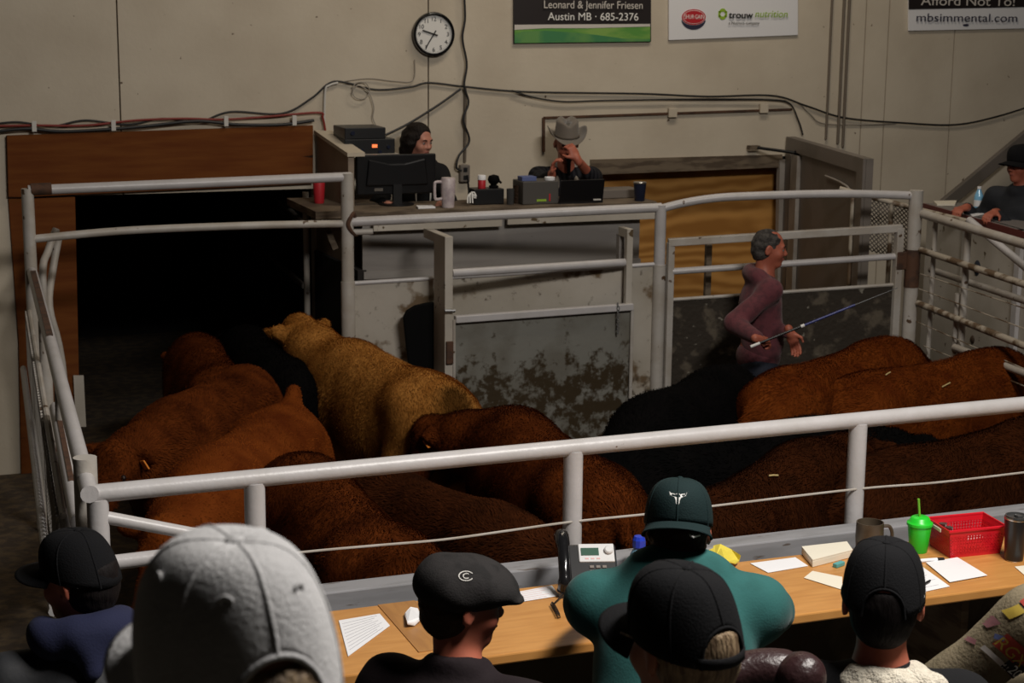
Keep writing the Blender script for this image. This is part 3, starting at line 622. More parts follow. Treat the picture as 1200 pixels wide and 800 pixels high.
# near railing
RY = 5.55
ra, rb = P(104, 579, y=RY), P(1420, 452.2, y=RY)
t = thing('front_railing', (2.6, RY, 0), 'white pipe railing with posts and cables between the pen and the audience', 'railing')
MB().tube([ra, rb], .031, 20).build('rail', 'white_pipe', t, smooth=True)
for px, py in ((114, 580), (298, 561), (672, 524), (1006, 492), (1330, 461)):
    p = P(px, py, y=RY); MB().tube([(p.x, RY, 0), (p.x, RY, p.z-.012)], .036, 20).build('post', 'white_pipe', t, smooth=True)
MB().tube([P(124, 606, y=RY), P(330, 645, y=RY)], .022, 12).build('brace', 'white_pipe', t, smooth=True)
MB().tube([P(124, 660, y=RY), P(298, 639, y=RY)], .026, 12).build('rail', 'white_pipe', t, smooth=True)
def wire(px): MB().tube(smooth_path([P(a, b, y=RY-.03) for a, b in px], 6), .0045, 6).build('cable', 'old_pipe', t, smooth=True)
wire([(298, 653), (372, 645), (440, 639), (520, 632), (600, 621), (672, 611), (760, 602), (825, 594), (1003, 573), (1100, 565), (1220, 551), (1330, 538)])
wire([(298, 712), (415, 702), (490, 692), (560, 681), (672, 663), (760, 648), (832, 638), (1003, 617), (1100, 606), (1220, 590), (1330, 577)])
# grey plank at the foot of the railing
o = MB(); o.box((1.15, 5.36, 1.02), (5.9, 5.46, 1.225)); o = o.build('kick_plank', 'grey_plank', bevel=.006); tag(o, 'long grey plank behind the desk at the foot of the railing posts', 'plank')
# desk
DZ = 1.2
o = MB(); o.box((1.2, 4.70, DZ-.035), (5.2, 5.255, DZ)); t = thing('audience_desk', (3, 5, .45), 'long honey coloured wooden desk top in front of the railing', 'desk')
o.build('desk_top', 'desk_wood', t, bevel=.006)
for xx in (1.3, 2.5, 3.6, 4.9): MB().box((xx, 4.85, .45), (xx+.03, 5.25, DZ-.036)).build('support_panel', 'oldwood', t)
a, b = P(446, 713, z=DZ), P(478, 735, z=DZ)
MB().box((a.x, 4.80, DZ), (a.x+.13, 5.25, DZ+.003)).build('inlay_board', 'desk_patch', t)
def D(px, py, z=DZ): return P(px, py, z=z)
def sheet(px, label, z=DZ+.002, th=.0012, m='paper', nm='paper_sheet', lines=0, cat='paper', lm='paper_line'):
    t = thing(nm, D(*px[0]), label, cat)
    c = [D(a, b, z) for a, b in px]; MB().prism(c, (0, 0, th)).build('page', m, t)
    if lines and len(c) == 4:
        mb = MB()
        for k in range(lines):
            f_ = .12+.76*k/max(lines-1, 1); a_ = c[0].lerp(c[3], f_); b_ = c[1].lerp(c[2], f_); a2 = a_.lerp(b_, .06); b2 = a_.lerp(b_, .9-.2*((k*37) % 5)/5)
            mb.bar(a2+Vector((0, 0, th+.0004)), b2+Vector((0, 0, th+.0004)), .0016, .0004)
        mb.build('print', lm, t)
    return t
sheet([(397, 727), (445, 719), (457, 733), (408, 769)], 'white printed sheet on the desk left of the flat cap man', lines=9)
sheet([(588, 697), (647, 686), (655, 698), (593, 708)], 'white sheet lying between the flat cap and the desk phone', lines=5, lm='pink_line')
sheet([(879, 660), (932, 653), (947, 663), (900, 671)], 'blank white sheet right of the yellow note', lines=0)
sheet([(952, 669), (987, 676), (987, 691), (942, 677)], 'narrow pale card beside the right capped man', m='cream_paper')
sheet([(1062, 660), (1074, 659), (1113, 687), (1070, 696)], 'white sheet half hidden by the right black cap', lines=5)
sheet([(1085, 659), (1122, 653), (1157, 674), (1113, 682)], 'white sheet in front of the red basket', z=DZ+.004, lines=0)
sheet([(1189, 664), (1215, 661), (1225, 678), (1203, 676)], 'corner of a pale sheet at the right end of the desk', m='cream_paper')
t = thing('notebook', D(965, 652), 'thick cream notebook lying on the desk left of the brown mug', 'notebook')
c = [D(*q) for q in ((939, 649), (992, 643), (999, 653), (952, 665))]
MB().prism([p for p in c], (0, 0, .026)).build('page_block', 'cream_paper', t, bevel=.003); MB().prism([p+Vector((0, 0, .026)) for p in c], (0, 0, .004)).build('cover', 'cream_paper', t)
def pen(a, b, label, body='paper', tip='black_plastic', z=DZ+.006, r=.006):
    t = thing('pen', D(*a), label, 'pen'); p, q = D(*a, z), D(*b, z)
    MB().tube([p.lerp(q, .15), p.lerp(q, .8)], r, 10).build('barrel', body, t, smooth=True); MB().tube([p.lerp(q, .8), q], [r*1.05, r*.9], 10).build('cap', tip, t, smooth=True); MB().tube([p, p.lerp(q, .15)], [r*.3, r], 10).build('tip', tip, t, smooth=True)
pen((1066, 658), (1106, 655), 'white marker with black cap in front of the green cup', r=.008)
pen((1080, 686), (1090, 680), 'small dark pen on the sheet beside the right black cap', 'black_plastic', z=DZ+.010, r=.004)
o = MB(); o.obox(D(983, 661, DZ+.008), (.05, .02, .016), Matrix.Rotation(.4, 3, 'Z')); o = o.build('eraser', 'cap_teal', bevel=.003); o.data.materials[0] = MATS['teal_pale']; tag(o, 'small pale teal piece beside the right black cap', 'eraser')
# mug
def mug(name, c, r, h, m, label, ang, cat='mug', taper=.92, lid=None):
    t = thing(name, c, label, cat)
    MB().lathe([(r*taper*.9, 0), (r*taper, .004), (r*1.0, h*.5), (r*.97, h), (r*.90, h), (r*.86, h*.6), (r*.8, .012), (.001, .012)], c, 32, caps=False).build('body', m, t, smooth=True, angle=60)
    d = Vector((math.cos(ang), math.sin(ang), 0)); pts = [c+d*(r*.95+dx*r)+Vector((0, 0, z*h)) for dx, z in ((0, .85), (.45, .84), (.68, .62), (.62, .38), (.3, .22), (-.02, .2))]
    MB().tube(smooth_path(pts, 5), r*.13, 8).build('handle', m, t, smooth=True); return t
c = D(1018, 646); mug('coffee_mug', c, .052, .115, 'mug_brown', 'brown stoneware mug at the foot of the railing post', -.3)
MB().lathe([(.001, 0), (.044, 0)], c+Vector((0, 0, .085)), 24, caps=False).build('coffee', 'black_gloss', bpy.data.objects['coffee_mug'])
# green cup
c = D(1076, 646); t = thing('drink_cup', c, 'bright green plastic cup with lid and straw', 'cup')
MB().lathe([(.001, 0), (.031, 0), (.033, .004), (.044, .100), (.044, .105)], c, 32, caps=False).build('cup', 'green_plastic', t, smooth=True)
MB().lathe([(.044, .103), (.048, .104), (.048, .113), (.044, .116), (.039, .120), (.035, .131), (.028, .136), (.001, .137)], c, 32, caps=False).build('lid', 'green_plastic', t, smooth=True, angle=50)
MB().tube([c+Vector((-.002, 0, .130)), c+Vector((-.012, 0, .205))], .0045, 10).build('straw', 'green_straw', t, smooth=True)
# red basket
b0, b1, b2 = D(1090, 639), D(1113, 654), D(1172, 648)
b3 = b0+(b2-b1); H_ = .105
t = thing('plastic_basket', (b0+b2)/2, 'red perforated plastic basket at the right end of the desk', 'basket')
cen = (b0+b2)/2; base = [b0, b1, b2, b3]; topc = [cen+(q-cen)*1.13+Vector((0, 0, H_)) for q in base]
mb = MB(); mb.prism(base, (0, 0, .004)); mb.build('base', 'red_plastic', t)
def wall(i, nm):
    mb = MB(); A, B, C_, D_ = base[i], base[(i+1) % 4], topc[(i+1) % 4], topc[i]; Lw = (B-A).length; nx = max(6, int(Lw/.011)); nz = 7
    q = lambda u, v: (A.lerp(B, u)).lerp(D_.lerp(C_, u), v)
    def strip(u0, v0, u1, v1): mb.prism([q(u0, v0), q(u1, v0), q(u1, v1), q(u0, v1)], (cen-(A+B)/2).normalized()*.003)
    strip(0, 0, 1, .12); strip(0, .78, 1, 1.0)
    for k in range(nz-1): v = .12+.66*(k+.5)/(nz-1); strip(0, v-.022, 1, v+.022)
    for k in range(nx+1): u = k/nx; w = .35/nx; strip(max(u-w, 0), .1, min(u+w, 1), .8)
    mb.build(nm, 'red_plastic', t)
for i in range(4): wall(i, 'side')
MB().tube([q for q in topc], .006, 8, closed=True).build('rim', 'red_plastic', t, smooth=True)
for i in (0, 2):
    m_ = topc[i].lerp(topc[(i+1) % 4], .5)-Vector((0, 0, .012)); d = (topc[(i+1) % 4]-topc[i]).normalized(); o_ = (m_-cen); o_.z = 0; o_.normalize()
    MB().bar(m_-d*.03+o_*.004, m_+d*.03+o_*.004, .004, .014).build('grip', 'cream_paper', t, bevel=.002)
for k, (a, b) in enumerate(((1098, 603), (1106, 611))):
    q = base[0].lerp(base[1], .25+.4*k).lerp(cen, .22); q = Vector((q.x, q.y, DZ+.006)); t2 = thing('glass_bottle', q, 'small metal capped bottle inside the red basket, ' + ('rear one' if k == 0 else 'front one'), 'bottle')
    MB().lathe([(.001, 0), (.015, 0), (.016, .003), (.016, .07), (.011, .078), (.011, .082)], q, 20).build('body', 'mug_brown', t2, smooth=True); MB().lathe([(.0145, .080), (.0145, .094), (.001, .0945)], q, 20).build('cap', 'steel', t2, smooth=True)
o = MB(); o.prism([base[1].lerp(base[2], .35).lerp(cen, .3)+Vector((0, 0, .05)), base[1].lerp(base[2], .8).lerp(cen, .3)+Vector((0, 0, .06)), base[2].lerp(base[3], .4).lerp(cen, .4)+Vector((0, 0, .06)), cen+Vector((0, 0, .05))], (0, 0, .002))
o = o.build('folded_paper', 'paper'); tag(o, 'white folded paper inside the red basket', 'paper')
# tumbler
c = D(1188, 656); t = thing('tumbler', c, 'tall black insulated tumbler with clear lid beside the red basket', 'tumbler')
MB().lathe([(.001, 0), (.031, 0), (.033, .004)], c, 32, caps=False).build('steel_base', 'steel', t, smooth=True)
MB().lathe([(.033, .004), (.034, .012), (.043, .150), (.044, .158)], c, 32, caps=False).build('body', 'tumbler_black', t, smooth=True)
MB().lathe([(.044, .158), (.045, .160), (.044, .166), (.040, .166)], c, 32, caps=False).build('steel_rim', 'steel', t, smooth=True)
MB().lathe([(.041, .163), (.041, .172), (.036, .172), (.034, .166), (.001, .166)], c, 32, caps=False).build('lid', 'clear_lid', t, smooth=True)
MB().obox(c+Vector((.0, -.01, .171)), (.022, .03, .008)).build('slider', 'clear_lid', t, bevel=.003)
# yellow note, blue bottle top, white tissue
o = MB(); px = ((829, 645), (838, 640), (844, 639), (848, 643), (857, 645), (868, 652), (866, 658), (862, 661), (850, 658), (838, 655))
o.prism([D(a, b, DZ+.012+.02*((k*7) % 3)/2) for k, (a, b) in enumerate(px)], (0, 0, .006)); o = o.build('yellow_note', 'yellow_note', bevel=.002); tag(o, 'yellow folded notepaper beside the teal hoodie shoulder', 'paper')
c = D(748, 668); t = thing('bottle', c, 'blue topped bottle just left of the backwards cap man', 'bottle')
MB().lathe([(.001, 0), (.03, 0), (.031, .06), (.02, .08), (.018, .085)], c, 20).build('body', 'blue_water', t, smooth=True); MB().lathe([(.02, .083), (.024, .09), (.024, .115), (.018, .128), (.001, .13)], c, 10).build('cap', 'bottle_blue', t)
o = MB(); o.prism([D(a, b, DZ+.003+.012*(k % 2)) for k, (a, b) in enumerate(((474, 722), (481, 714), (490, 716), (494, 726), (486, 734), (477, 732)))], (0, 0, .012)); o = o.build('tissue', 'paper', bevel=.004); tag(o, 'crumpled white tissue on the desk behind the flat cap man', 'tissue')
# desk phone
pc = D(690, 690); ph = Matrix.Rotation(-.30, 3, 'Z') @ Matrix.Rotation(math.radians(38), 3, 'X')
t = thing('desk_phone', pc, 'white and black office phone with green display on the desk', 'phone')
o_ = pc+Vector((0.0, 0.02, .075))
F3 = lambda x, y, z: o_+ph @ Vector((x, y, z))
MB().obox(F3(.02, .0, 0), (.17, .17, .03), ph).build('console', 'black_plastic', t, bevel=.008); con = bpy.data.objects[[o.name for o in t.children if o.name.startswith('console')][0]]
MB().obox(F3(.035, .045, .014), (.125, .075, .012), ph).build('face_panel', 'phone_white', con, bevel=.004)
MB().obox(F3(.012, .048, .021), (.062, .030, .003), ph).build('display', 'lcd', con)
MB().lathe([(.016, 0), (.016, .008), (.012, .012), (.001, .012)], F3(.078, .052, .02), 24, ph).build('dial', 'phone_white', con, smooth=True)
text_mesh('IP Phone', .009, 'ink', t, Matrix.Translation(F3(-.012, .070, .0205)) @ ph.to_4x4(), ext=.0003) if False else None
for k in range(3): MB().obox(F3(.0+.02*k, .020, .0205), (.012, .005, .002), ph).build('key', 'pink_line', con)
for r_ in range(4):
    for k in range(3): MB().obox(F3(.015+.022*k, -.012-.019*r_, .0165), (.015, .011, .005), ph).build('key', 'grey_door', con, bevel=.001)
MB().prism([F3(-.06, .08, -.016), F3(.10, .08, -.016), F3(.10, .08, -.0), F3(-.06, .08, 0)], (0, .02, -.11)).build('stand', 'black_plastic', t)
hs = [F3(-.085, .11, .020), F3(-.085, .095, .045), F3(-.085, .04, .062), F3(-.085, -.03, .062), F3(-.085, -.085, .045), F3(-.085, -.105, .018)]
MB().tube(smooth_path(hs, 5), [.026]*5+[.025]*5+[.021]*5+[.021]*5+[.025]*5+[.028], 14).build('handset', 'black_gloss', t, smooth=True)
cp = [F3(-.075, -.10, .01)]
for k in range(40):
    f_ = k/39; q = D(647, 707, DZ+.01).lerp(D(655, 722, DZ+.01), f_); a_ = k*1.6; cp.append(q+Vector((math.cos(a_)*.007, 0, math.sin(a_)*.007)))
MB().tube(cp, .0022, 6).build('cord', 'black_plastic', t, smooth=True)

# ------------------------------------------------------------------ things on the auction counter
CZ = 1.841
def B(px, py, y): return P(px, py, y=y)
def cbox(px0, px1, pytop, y, depth, m, parent, nm, z0=CZ, bevel=.004, rz=0):
    a = B(px0, pytop, y); b = B(px1, pytop, y); return MB().box((a.x, y, z0), (b.x, y+depth, (a.z+b.z)/2)).build(nm, m, parent, bevel=bevel)
y = 10.98; a, b = B(418, 182, y), B(511, 237, y); t = thing('monitor', ((a.x+b.x)/2, y, CZ), 'large black monitor seen from behind on the booth counter', 'monitor')
zb_ = CZ+.07
MB().box((a.x, y, zb_), (b.x, y+.035, a.z)).build('screen', 'screen_back', t, bevel=.008)
mb = MB(); cx = (a.x+b.x)/2; mb.prism([(a.x+.06, y, zb_+.06), (b.x-.06, y, zb_+.06), (b.x-.08, y, zb_+.24), (cx+.05, y, a.z-.06), (cx-.05, y, a.z-.06), (a.x+.08, y, zb_+.24)], (0, -.02, 0)); mb.build('back_shell', 'screen_back', t, bevel=.01)
MB().box((cx-.03, y-.02, CZ+.01), (cx+.03, y+.01, zb_+.1)).build('neck', 'black_plastic', t); MB().lathe([(.12, 0), (.12, .008), (.03, .014), (.001, .014)], (cx, y+.01, CZ), 28).build('base', 'black_plastic', t, smooth=True)
MB().box((a.x+.12, y-.003, zb_+.025), (a.x+.18, y, zb_+.045)).build('badge', 'grey_door', t)
y = 11.22; a, b = B(404, 181, y), B(463, 181, y)
o = MB(); o.box((a.x-.02, y-.04, a.z-.02), (b.x+.02, WY-.03, a.z)); t = thing('radio_shelf', ((a.x+b.x)/2, y, CZ), 'pale small shelf carrying the stacked radios behind the monitor', 'shelf'); o.build('shelf_board', 'board', t)
for xx in (a.x, b.x-.03): MB().box((xx, y+.02, CZ), (xx+.03, WY-.05, a.z-.021)).build('shelf_leg', 'board', t)
zr = a.z; t = thing('radio', (a.x+.15, y, zr), 'wide black radio with orange display, bottom of the stack on the shelf', 'radio'); zt_ = B(430, 163, y).z
case = MB().box((a.x, y, zr), (b.x, y+.32, zt_)).build('case', 'black_plastic', t, bevel=.005)
c = B(439, 171, y); MB().box((c.x-.018, y-.004, c.z-.011), (c.x+.018, y, c.z+.011)).build('display', 'orange_led', case)
for px, py in ((424, 176), (455, 172), (445, 178)):
    c = B(px, py, y); MB().lathe([(.013, 0), (.012, .012), (.001, .012)], c, 16, RX).build('knob', 'navy_cup', case, smooth=True)
t = thing('radio', (a.x+.15, y, zt_), 'smaller black radio, top of the stack beside the booth panel', 'radio'); a2, b2 = B(404, 150, y), B(452, 150, y)
MB().box((a2.x, y, zt_), (b2.x, y+.3, a2.z)).build('case', 'black_plastic', t, bevel=.005); c = B(413, 156, y); MB().lathe([(.016, 0), (.015, .012), (.001, .012)], c, 16, RX).build('knob', 'navy_cup', t, smooth=True)
y = 10.74; c = B(525, 241, y); c.z = CZ; hh = B(525, 208, y).z-CZ; t = thing('handled_tumbler', c, 'tall pale patterned tumbler with side handle in front of the seated woman', 'tumbler')
rr = (B(533, 215, y).x-B(517, 215, y).x)/2
MB().lathe([(.001, 0), (rr*.84, 0), (rr*.86, .01), (rr*.96, hh*.45), (rr, hh*.5), (rr, hh-.01), (rr*.9, hh), (.001, hh+.002)], c, 32, caps=False).build('body', 'mug_pale', t, smooth=True)
MB().tube(smooth_path([c+Vector((-rr*.9, 0, hh*.86)), c+Vector((-rr*1.7, 0, hh*.86)), c+Vector((-rr*1.95, 0, hh*.78)), c+Vector((-rr*1.9, 0, hh*.35)), c+Vector((-rr*1.6, 0, hh*.28)), c+Vector((-rr*.9, 0, hh*.3))], 5), .010, 8).build('handle', 'mug_pale', t, smooth=True)
y = 10.80; a, b = B(556, 222, y), B(591, 222, y); t = thing('router', ((a.x+b.x)/2, y, CZ), 'small black router box with antenna on the counter centre', 'router')
MB().box((a.x, y, CZ), (b.x, y+.14, a.z)).build('case', 'black_plastic', t, bevel=.006); MB().tube([(a.x-.01, y+.08, a.z-.04), (a.x-.022, y+.08, a.z+.09)], .007, 8).build('antenna', 'black_plastic', t, smooth=True)
zt_ = a.z; c = B(564.5, 221, y+.06); c.z = zt_; t = thing('small_jar', c, 'red jar with white lid standing on the black router', 'jar')
MB().lathe([(.001, 0), (.026, 0), (.027, .005), (.027, .055), (.024, .06)], c, 20).build('jar', 'logo_red', t, smooth=True); MB().lathe([(.028, .058), (.028, .085), (.024, .09), (.001, .09)], c, 20).build('lid', 'paper', t, smooth=True)
c = B(578.5, 221, y+.08); c.z = zt_; t = thing('desk_camera', c, 'black rounded gadget beside the red jar on the router', 'camera')
MB().lathe([(.03, 0), (.035, .01), (.02, .02), (.035, .035), (.042, .055), (.034, .08), (.001, .09)], c, 20).build('body', 'black_matte', t, smooth=True); MB().tube([c+Vector((.02, 0, .06)), c+Vector((.055, 0, .03))], .008, 8).build('arm', 'black_matte', t, smooth=True)
o = MB()
for k in range(3): o.tube(smooth_path([B(548+3*k, 238, 10.76), B(549+2*k, 229-k*2, 10.78), B(555, 225+k*3, 10.80), B(558, 230+k, 10.79)], 5), .005, 6)
o = o.build('tangled_cord', 'white_ink', smooth=True); tag(o, 'short tangle of white cord left of the black router', 'cord')
for k, (px, py, m) in enumerate(((598, 221, 'clear_lid'), (606, 217, 'hair_brown'))):
    c = B(px, 238, 10.78+.05*k); c.z = CZ; hh = B(px, py, 10.78+.05*k).z-CZ
    o = MB(); o.lathe([(.001, 0), (.024, 0), (.025, .01), (.027, hh), (.022, hh), (.02, .012), (.001, .012)], c, 20, caps=False); o = o.build('drinking_glass' if k == 0 else 'brown_bottle', m, smooth=True); tag(o, 'dark drinking glass between router and grey box' if k == 0 else 'brown bottle left of the grey box', 'glass' if k == 0 else 'bottle')
y = 10.72; t = thing('printer', (B(635, 235, y).x, y, CZ), 'grey boxy machine in front of the man with the cowboy hat', 'printer')
a, b = B(613, 213, y), B(655, 212, y); MB().box((a.x, y, CZ), (b.x, y+.2, a.z)).build('case', 'machine_grey', t, bevel=.006)
MB().box((a.x+.1, y-.003, CZ+.02), (a.x+.17, y, CZ+.035)).build('label', 'logo_green', t); MB().box((a.x+.19, y-.003, CZ+.02), (a.x+.2, y, CZ+.07)).build('label', 'logo_red', t)
zg = a.z; o = MB(); o.box((a.x+.005, y+.03, zg), (a.x+.11, y+.12, zg+.03)); o = o.build('blue_box', 'patch_blue', bevel=.003); tag(o, 'small blue box on the grey machine', 'box')
c = Vector((B(648, 212, y).x, y+.06, zg)); o = MB(); o.lathe([(.001, 0), (.035, 0), (.036, .003), (.036, .02), (.028, .022), (.026, .012), (.001, .012)], c, 24); o = o.build('tape_roll', 'paper', smooth=True); tag(o, 'white tape roll lying on the grey machine', 'tape roll')
y = 10.70; a, b = B(656, 211, y), B(707, 210, y); t = thing('laptop', ((a.x+b.x)/2, y, CZ), 'black open laptop seen from its back beside the grey machine', 'laptop')
MB().prism([(a.x, y, CZ+.008), (b.x, y, CZ+.008), (b.x, y-.03+.0, a.z), (a.x, y-.03+.0, a.z)], (0, .015, 0)).build('screen', 'screen_back', t, bevel=.004); MB().box((a.x, y, CZ), (b.x, y+.22, CZ+.018)).build('keyboard_base', 'black_plastic', t)
MB().box((b.x-.075, y-.012, CZ+.018), (b.x-.02, y-.004, CZ+.027)).build('badge', 'clip', t)
y = 10.9; a, b = B(706, 223, y), B(752, 222, y); o = MB(); o.box((a.x, y, CZ), (b.x, y+.2, a.z)); o = o.build('document_case', 'grey_door', bevel=.005); tag(o, 'flat dark grey case behind the dark blue tumbler', 'case')
y = 10.72; c = B(749.5, 233, y); c.z = CZ; hh = B(749, 213, y).z-CZ; t = thing('tumbler', c, 'dark blue tumbler at the right end of the booth counter', 'tumbler')
MB().lathe([(.001, 0), (.034, 0), (.036, .006), (.044, hh-.015), (.044, hh-.01)], c, 28, caps=False).build('body', 'navy_cup', t, smooth=True); MB().lathe([(.045, hh-.012), (.046, hh-.004), (.042, hh), (.03, hh-.003), (.001, hh-.003)], c, 28, caps=False).build('lid', 'steel', t, smooth=True)
sh_ = MB(); a = B(489, 239, 10.72); sh_.prism([(a.x, 10.70, CZ), (a.x+.12, 10.70, CZ), (a.x+.13, 10.80, CZ), (a.x+.02, 10.81, CZ)], (0, 0, .012)); o = sh_.build('note_pad', 'paper', bevel=.002); tag(o, 'small white pad on the counter below the monitor corner', 'notepad')

# ------------------------------------------------------------------ right bleacher desk
e0, e1 = P(1083, 238, z=1.75), P(1203, 272, z=1.75); ed = (e1-e0).normalized(); e1 = e1+ed*1.6; eo = Vector((-ed.y, ed.x, 0))
if eo.x < 0: eo = -eo
t = thing('bleacher_desk', e0.lerp(e1, .5), 'dark red edged grey desk on the right side of the pen', 'desk')
MB().prism([e0, e1, e1+eo*.30, e0+eo*.30], (0, 0, -.02)).build('desk_top', 'desk_grey', t)
MB().prism([e0-eo*.012, e1-eo*.012, e1, e0], (0, 0, -.045)).build('edge', 'maroon', t)
MB().prism([e0+eo*.03, e1+eo*.03, e1+eo*.05, e0+eo*.05], (0, 0, -1.75)).build('front_panel', 'board', t)
for f_ in (.22, .47, .7):
    c = e0.lerp(e1, f_); MB().prism([c+eo*.0-ed*.035, c+ed*.035, c+ed*.035+eo*.028, c-ed*.035+eo*.028], (0, 0, -1.70)).build('batten', 'white_pipe' if f_ == .47 else 'board', t)
o = MB(); o.bar(P(1092, 252, y=11.55), P(1225, 141, y=11.55), .05, .10); o = o.build('stair_stringer', 'grey_door', bevel=.006); tag(o, 'dark diagonal stair beam on the wall at the far right', 'beam')
def R_(px, py): return P(px, py, z=1.752)
c = R_(1146, 248); t = thing('water_bottle', c, 'clear bluish water bottle in front of the man in grey jacket', 'bottle')
MB().lathe([(.001, 0), (.030, 0), (.033, .006), (.033, .10), (.030, .12), (.014, .155), (.013, .165)], c, 24).build('body', 'blue_water', t, smooth=True); MB().lathe([(.015, .163), (.015, .18), (.001, .181)], c, 20).build('cap', 'paper', t, smooth=True)
MB().lathe([(.0338, .04), (.0338, .085)], c, 24, caps=False).build('label_band', 'banner_white', t)
o = MB(); o.prism([R_(1094, 237), R_(1121, 236.5), R_(1119, 241), R_(1098, 241)], (0, 0, .012)); o = o.build('paper_pad', 'cream_paper'); tag(o, 'cream paper pad at the far end of the bleacher desk', 'paper')
o = MB(); o.prism([R_(1133, 248), R_(1158, 245), R_(1160, 250), R_(1140, 254)], (0, 0, .003)); o = o.build('paper_sheet', 'paper'); tag(o, 'white paper under the water bottle on the bleacher desk', 'paper')
# ------------------------------------------------------------------ smooth bodies: distance fields turned into one surface
class Body:
    """a list of rounded primitives blended into one skin"""
    def __init__(s): s.p = []
    def cone(s, a, b, ra, rb, k=.03, op='u'): s.p.append(('c', Vector(a), Vector(b), ra, rb, k, op)); return s
    def chain(s, pts, rs, k=.02):
        for i in range(len(pts)-1): s.cone(pts[i], pts[i+1], rs[i], rs[i+1], k)
        return s
    def ell(s, c, r, k=.03, M=None, op='u'): s.p.append(('e', Vector(c), Vector(r), (M or Matrix.Identity(3)).to_3x3(), k, op)); return s
    def plane(s, c, n): s.p.append(('p', Vector(c), Vector(n).normalized(), 0, 0, 'x')); return s    # keeps the side n points away from
    def moved(s, M):
        o = Body(); R3 = M.to_3x3()
        for q in s.p:
            if q[0] == 'c': o.p.append(('c', M @ q[1], M @ q[2], *q[3:]))
            elif q[0] == 'e': o.p.append(('e', M @ q[1], q[2], R3 @ q[3], *q[4:]))
            else: o.p.append(('p', M @ q[1], R3 @ q[2], *q[3:]))
        return o
    def add(s, o): s.p += o.p; return s
    def bounds(s):
        lo = np.full(3, 1e9); hi = -lo
        for q in s.p:
            if q[-1] != 'u': continue
            if q[0] == 'c': pts = [(q[1], q[3]), (q[2], q[4])]
            else: pts = [(q[1], max(q[2]))]
            for c, r in pts:
                lo = np.minimum(lo, np.array(c)-r); hi = np.maximum(hi, np.array(c)+r)
        return lo, hi
    def dist(s, X, q):
        if q[0] == 'c':
            a = np.array(q[1]); ba = np.array(q[2])-a; L2 = max(ba @ ba, 1e-9); h = np.clip(((X-a) @ ba)/L2, 0, 1)
            d = X-a-h[..., None]*ba; return np.sqrt((d*d).sum(-1))-(q[3]+(q[4]-q[3])*h)
        if q[0] == 'e':
            Y = (X-np.array(q[1])) @ np.array(q[3]); r = np.array(q[2]); u = Y/r; k0 = np.sqrt((u*u).sum(-1)); k1 = np.sqrt(((u/r)**2).sum(-1)); return k0*(k0-1)/np.maximum(k1, 1e-9)
        return (X-np.array(q[1])) @ np.array(q[2])
    def field(s, ax):
        n = [len(a) for a in ax]; F = np.full(n, .3, np.float32); step = ax[0][1]-ax[0][0]
        for q in s.p:
            op = q[-1]
            if q[0] == 'p': sl = (slice(None),)*3; k = 0
            else:
                k = q[-2]; m = k+step*3+.01
                if q[0] == 'c':
                    lo = np.minimum(np.array(q[1])-q[3], np.array(q[2])-q[4])-m; hi = np.maximum(np.array(q[1])+q[3], np.array(q[2])+q[4])+m
                else: r = max(q[2])+m; lo = np.array(q[1])-r; hi = np.array(q[1])+r
                sl = []
                for i in range(3):
                    a = max(0, int((lo[i]-ax[i][0])/step)); b = min(n[i], int((hi[i]-ax[i][0])/step)+2); sl.append(slice(a, max(a, b)))
                sl = tuple(sl)
            g = np.stack(np.meshgrid(*[ax[i][sl[i]] for i in range(3)], indexing='ij'), -1)
            if g.size == 0: continue
            d = s.dist(g, q).astype(np.float32); f = F[sl]
            if op == 'u':
                h = np.maximum(k-np.abs(f-d), 0)/max(k, 1e-6); F[sl] = np.minimum(f, d)-h*h*k*.25
            elif op == 's':
                d = -d; h = np.maximum(k-np.abs(f-d), 0)/max(k, 1e-6); F[sl] = np.maximum(f, d)+h*h*k*.25
            else: F[sl] = np.maximum(f, d)
        return F
    def mesh(s, step, extra=None, wob=None):
        """surface nets; returns vertices and quads"""
        lo, hi = s.bounds(); lo -= step*3; hi += step*3
        ax = [np.arange(lo[i], hi[i]+step, step) for i in range(3)]; F = s.field(ax)
        if extra is not None: F = extra(F, ax)
        I = F < 0; n = F.shape
        c = [F[i:n[0]-1+i, j:n[1]-1+j, k:n[2]-1+k] for i in (0, 1) for j in (0, 1) for k in (0, 1)]
        ins = sum((q < 0).astype(np.int8) for q in c); act = (ins > 0) & (ins < 8); idx = np.full(act.shape, -1, np.int64); cells = np.argwhere(act); idx[act] = np.arange(len(cells))
        C8 = np.stack([q[act] for q in c], 1); off = np.array([(i, j, k) for i in (0, 1) for j in (0, 1) for k in (0, 1)], float)
        acc = np.zeros((len(cells), 3)); cnt = np.zeros(len(cells))
        for a in range(8):
            for b in range(a+1, 8):
                if np.abs(off[a]-off[b]).sum() != 1: continue
                fa, fb = C8[:, a], C8[:, b]; m = (fa < 0) != (fb < 0); t = fa[m]/(fa[m]-fb[m]); acc[m] += off[a]+(off[b]-off[a])*t[:, None]; cnt[m] += 1
        V = (cells+acc/cnt[:, None])*step+lo; Q = []
        for axn in range(3):
            u, v = [(1, 2), (2, 0), (0, 1)][axn]; sl0 = [slice(1, -1)]*3; sl0[axn] = slice(0, -1); sl1 = [slice(1, -1)]*3; sl1[axn] = slice(1, None)
            A = I[tuple(sl0)]; Bq = I[tuple(sl1)]; e = np.argwhere(A != Bq); 
            if not len(e): continue
            flip = A[tuple(e.T)]; base = e.copy()
            for d in range(3):
                if d != axn: base[:, d] += 1
            def cell(du, dv): p = base.copy(); p[:, u] -= du; p[:, v] -= dv; return idx[tuple(p.T)]
            q = np.stack([cell(1, 1), cell(0, 1), cell(0, 0), cell(1, 0)], 1); q[~flip] = q[~flip][:, ::-1]; Q.append(q)
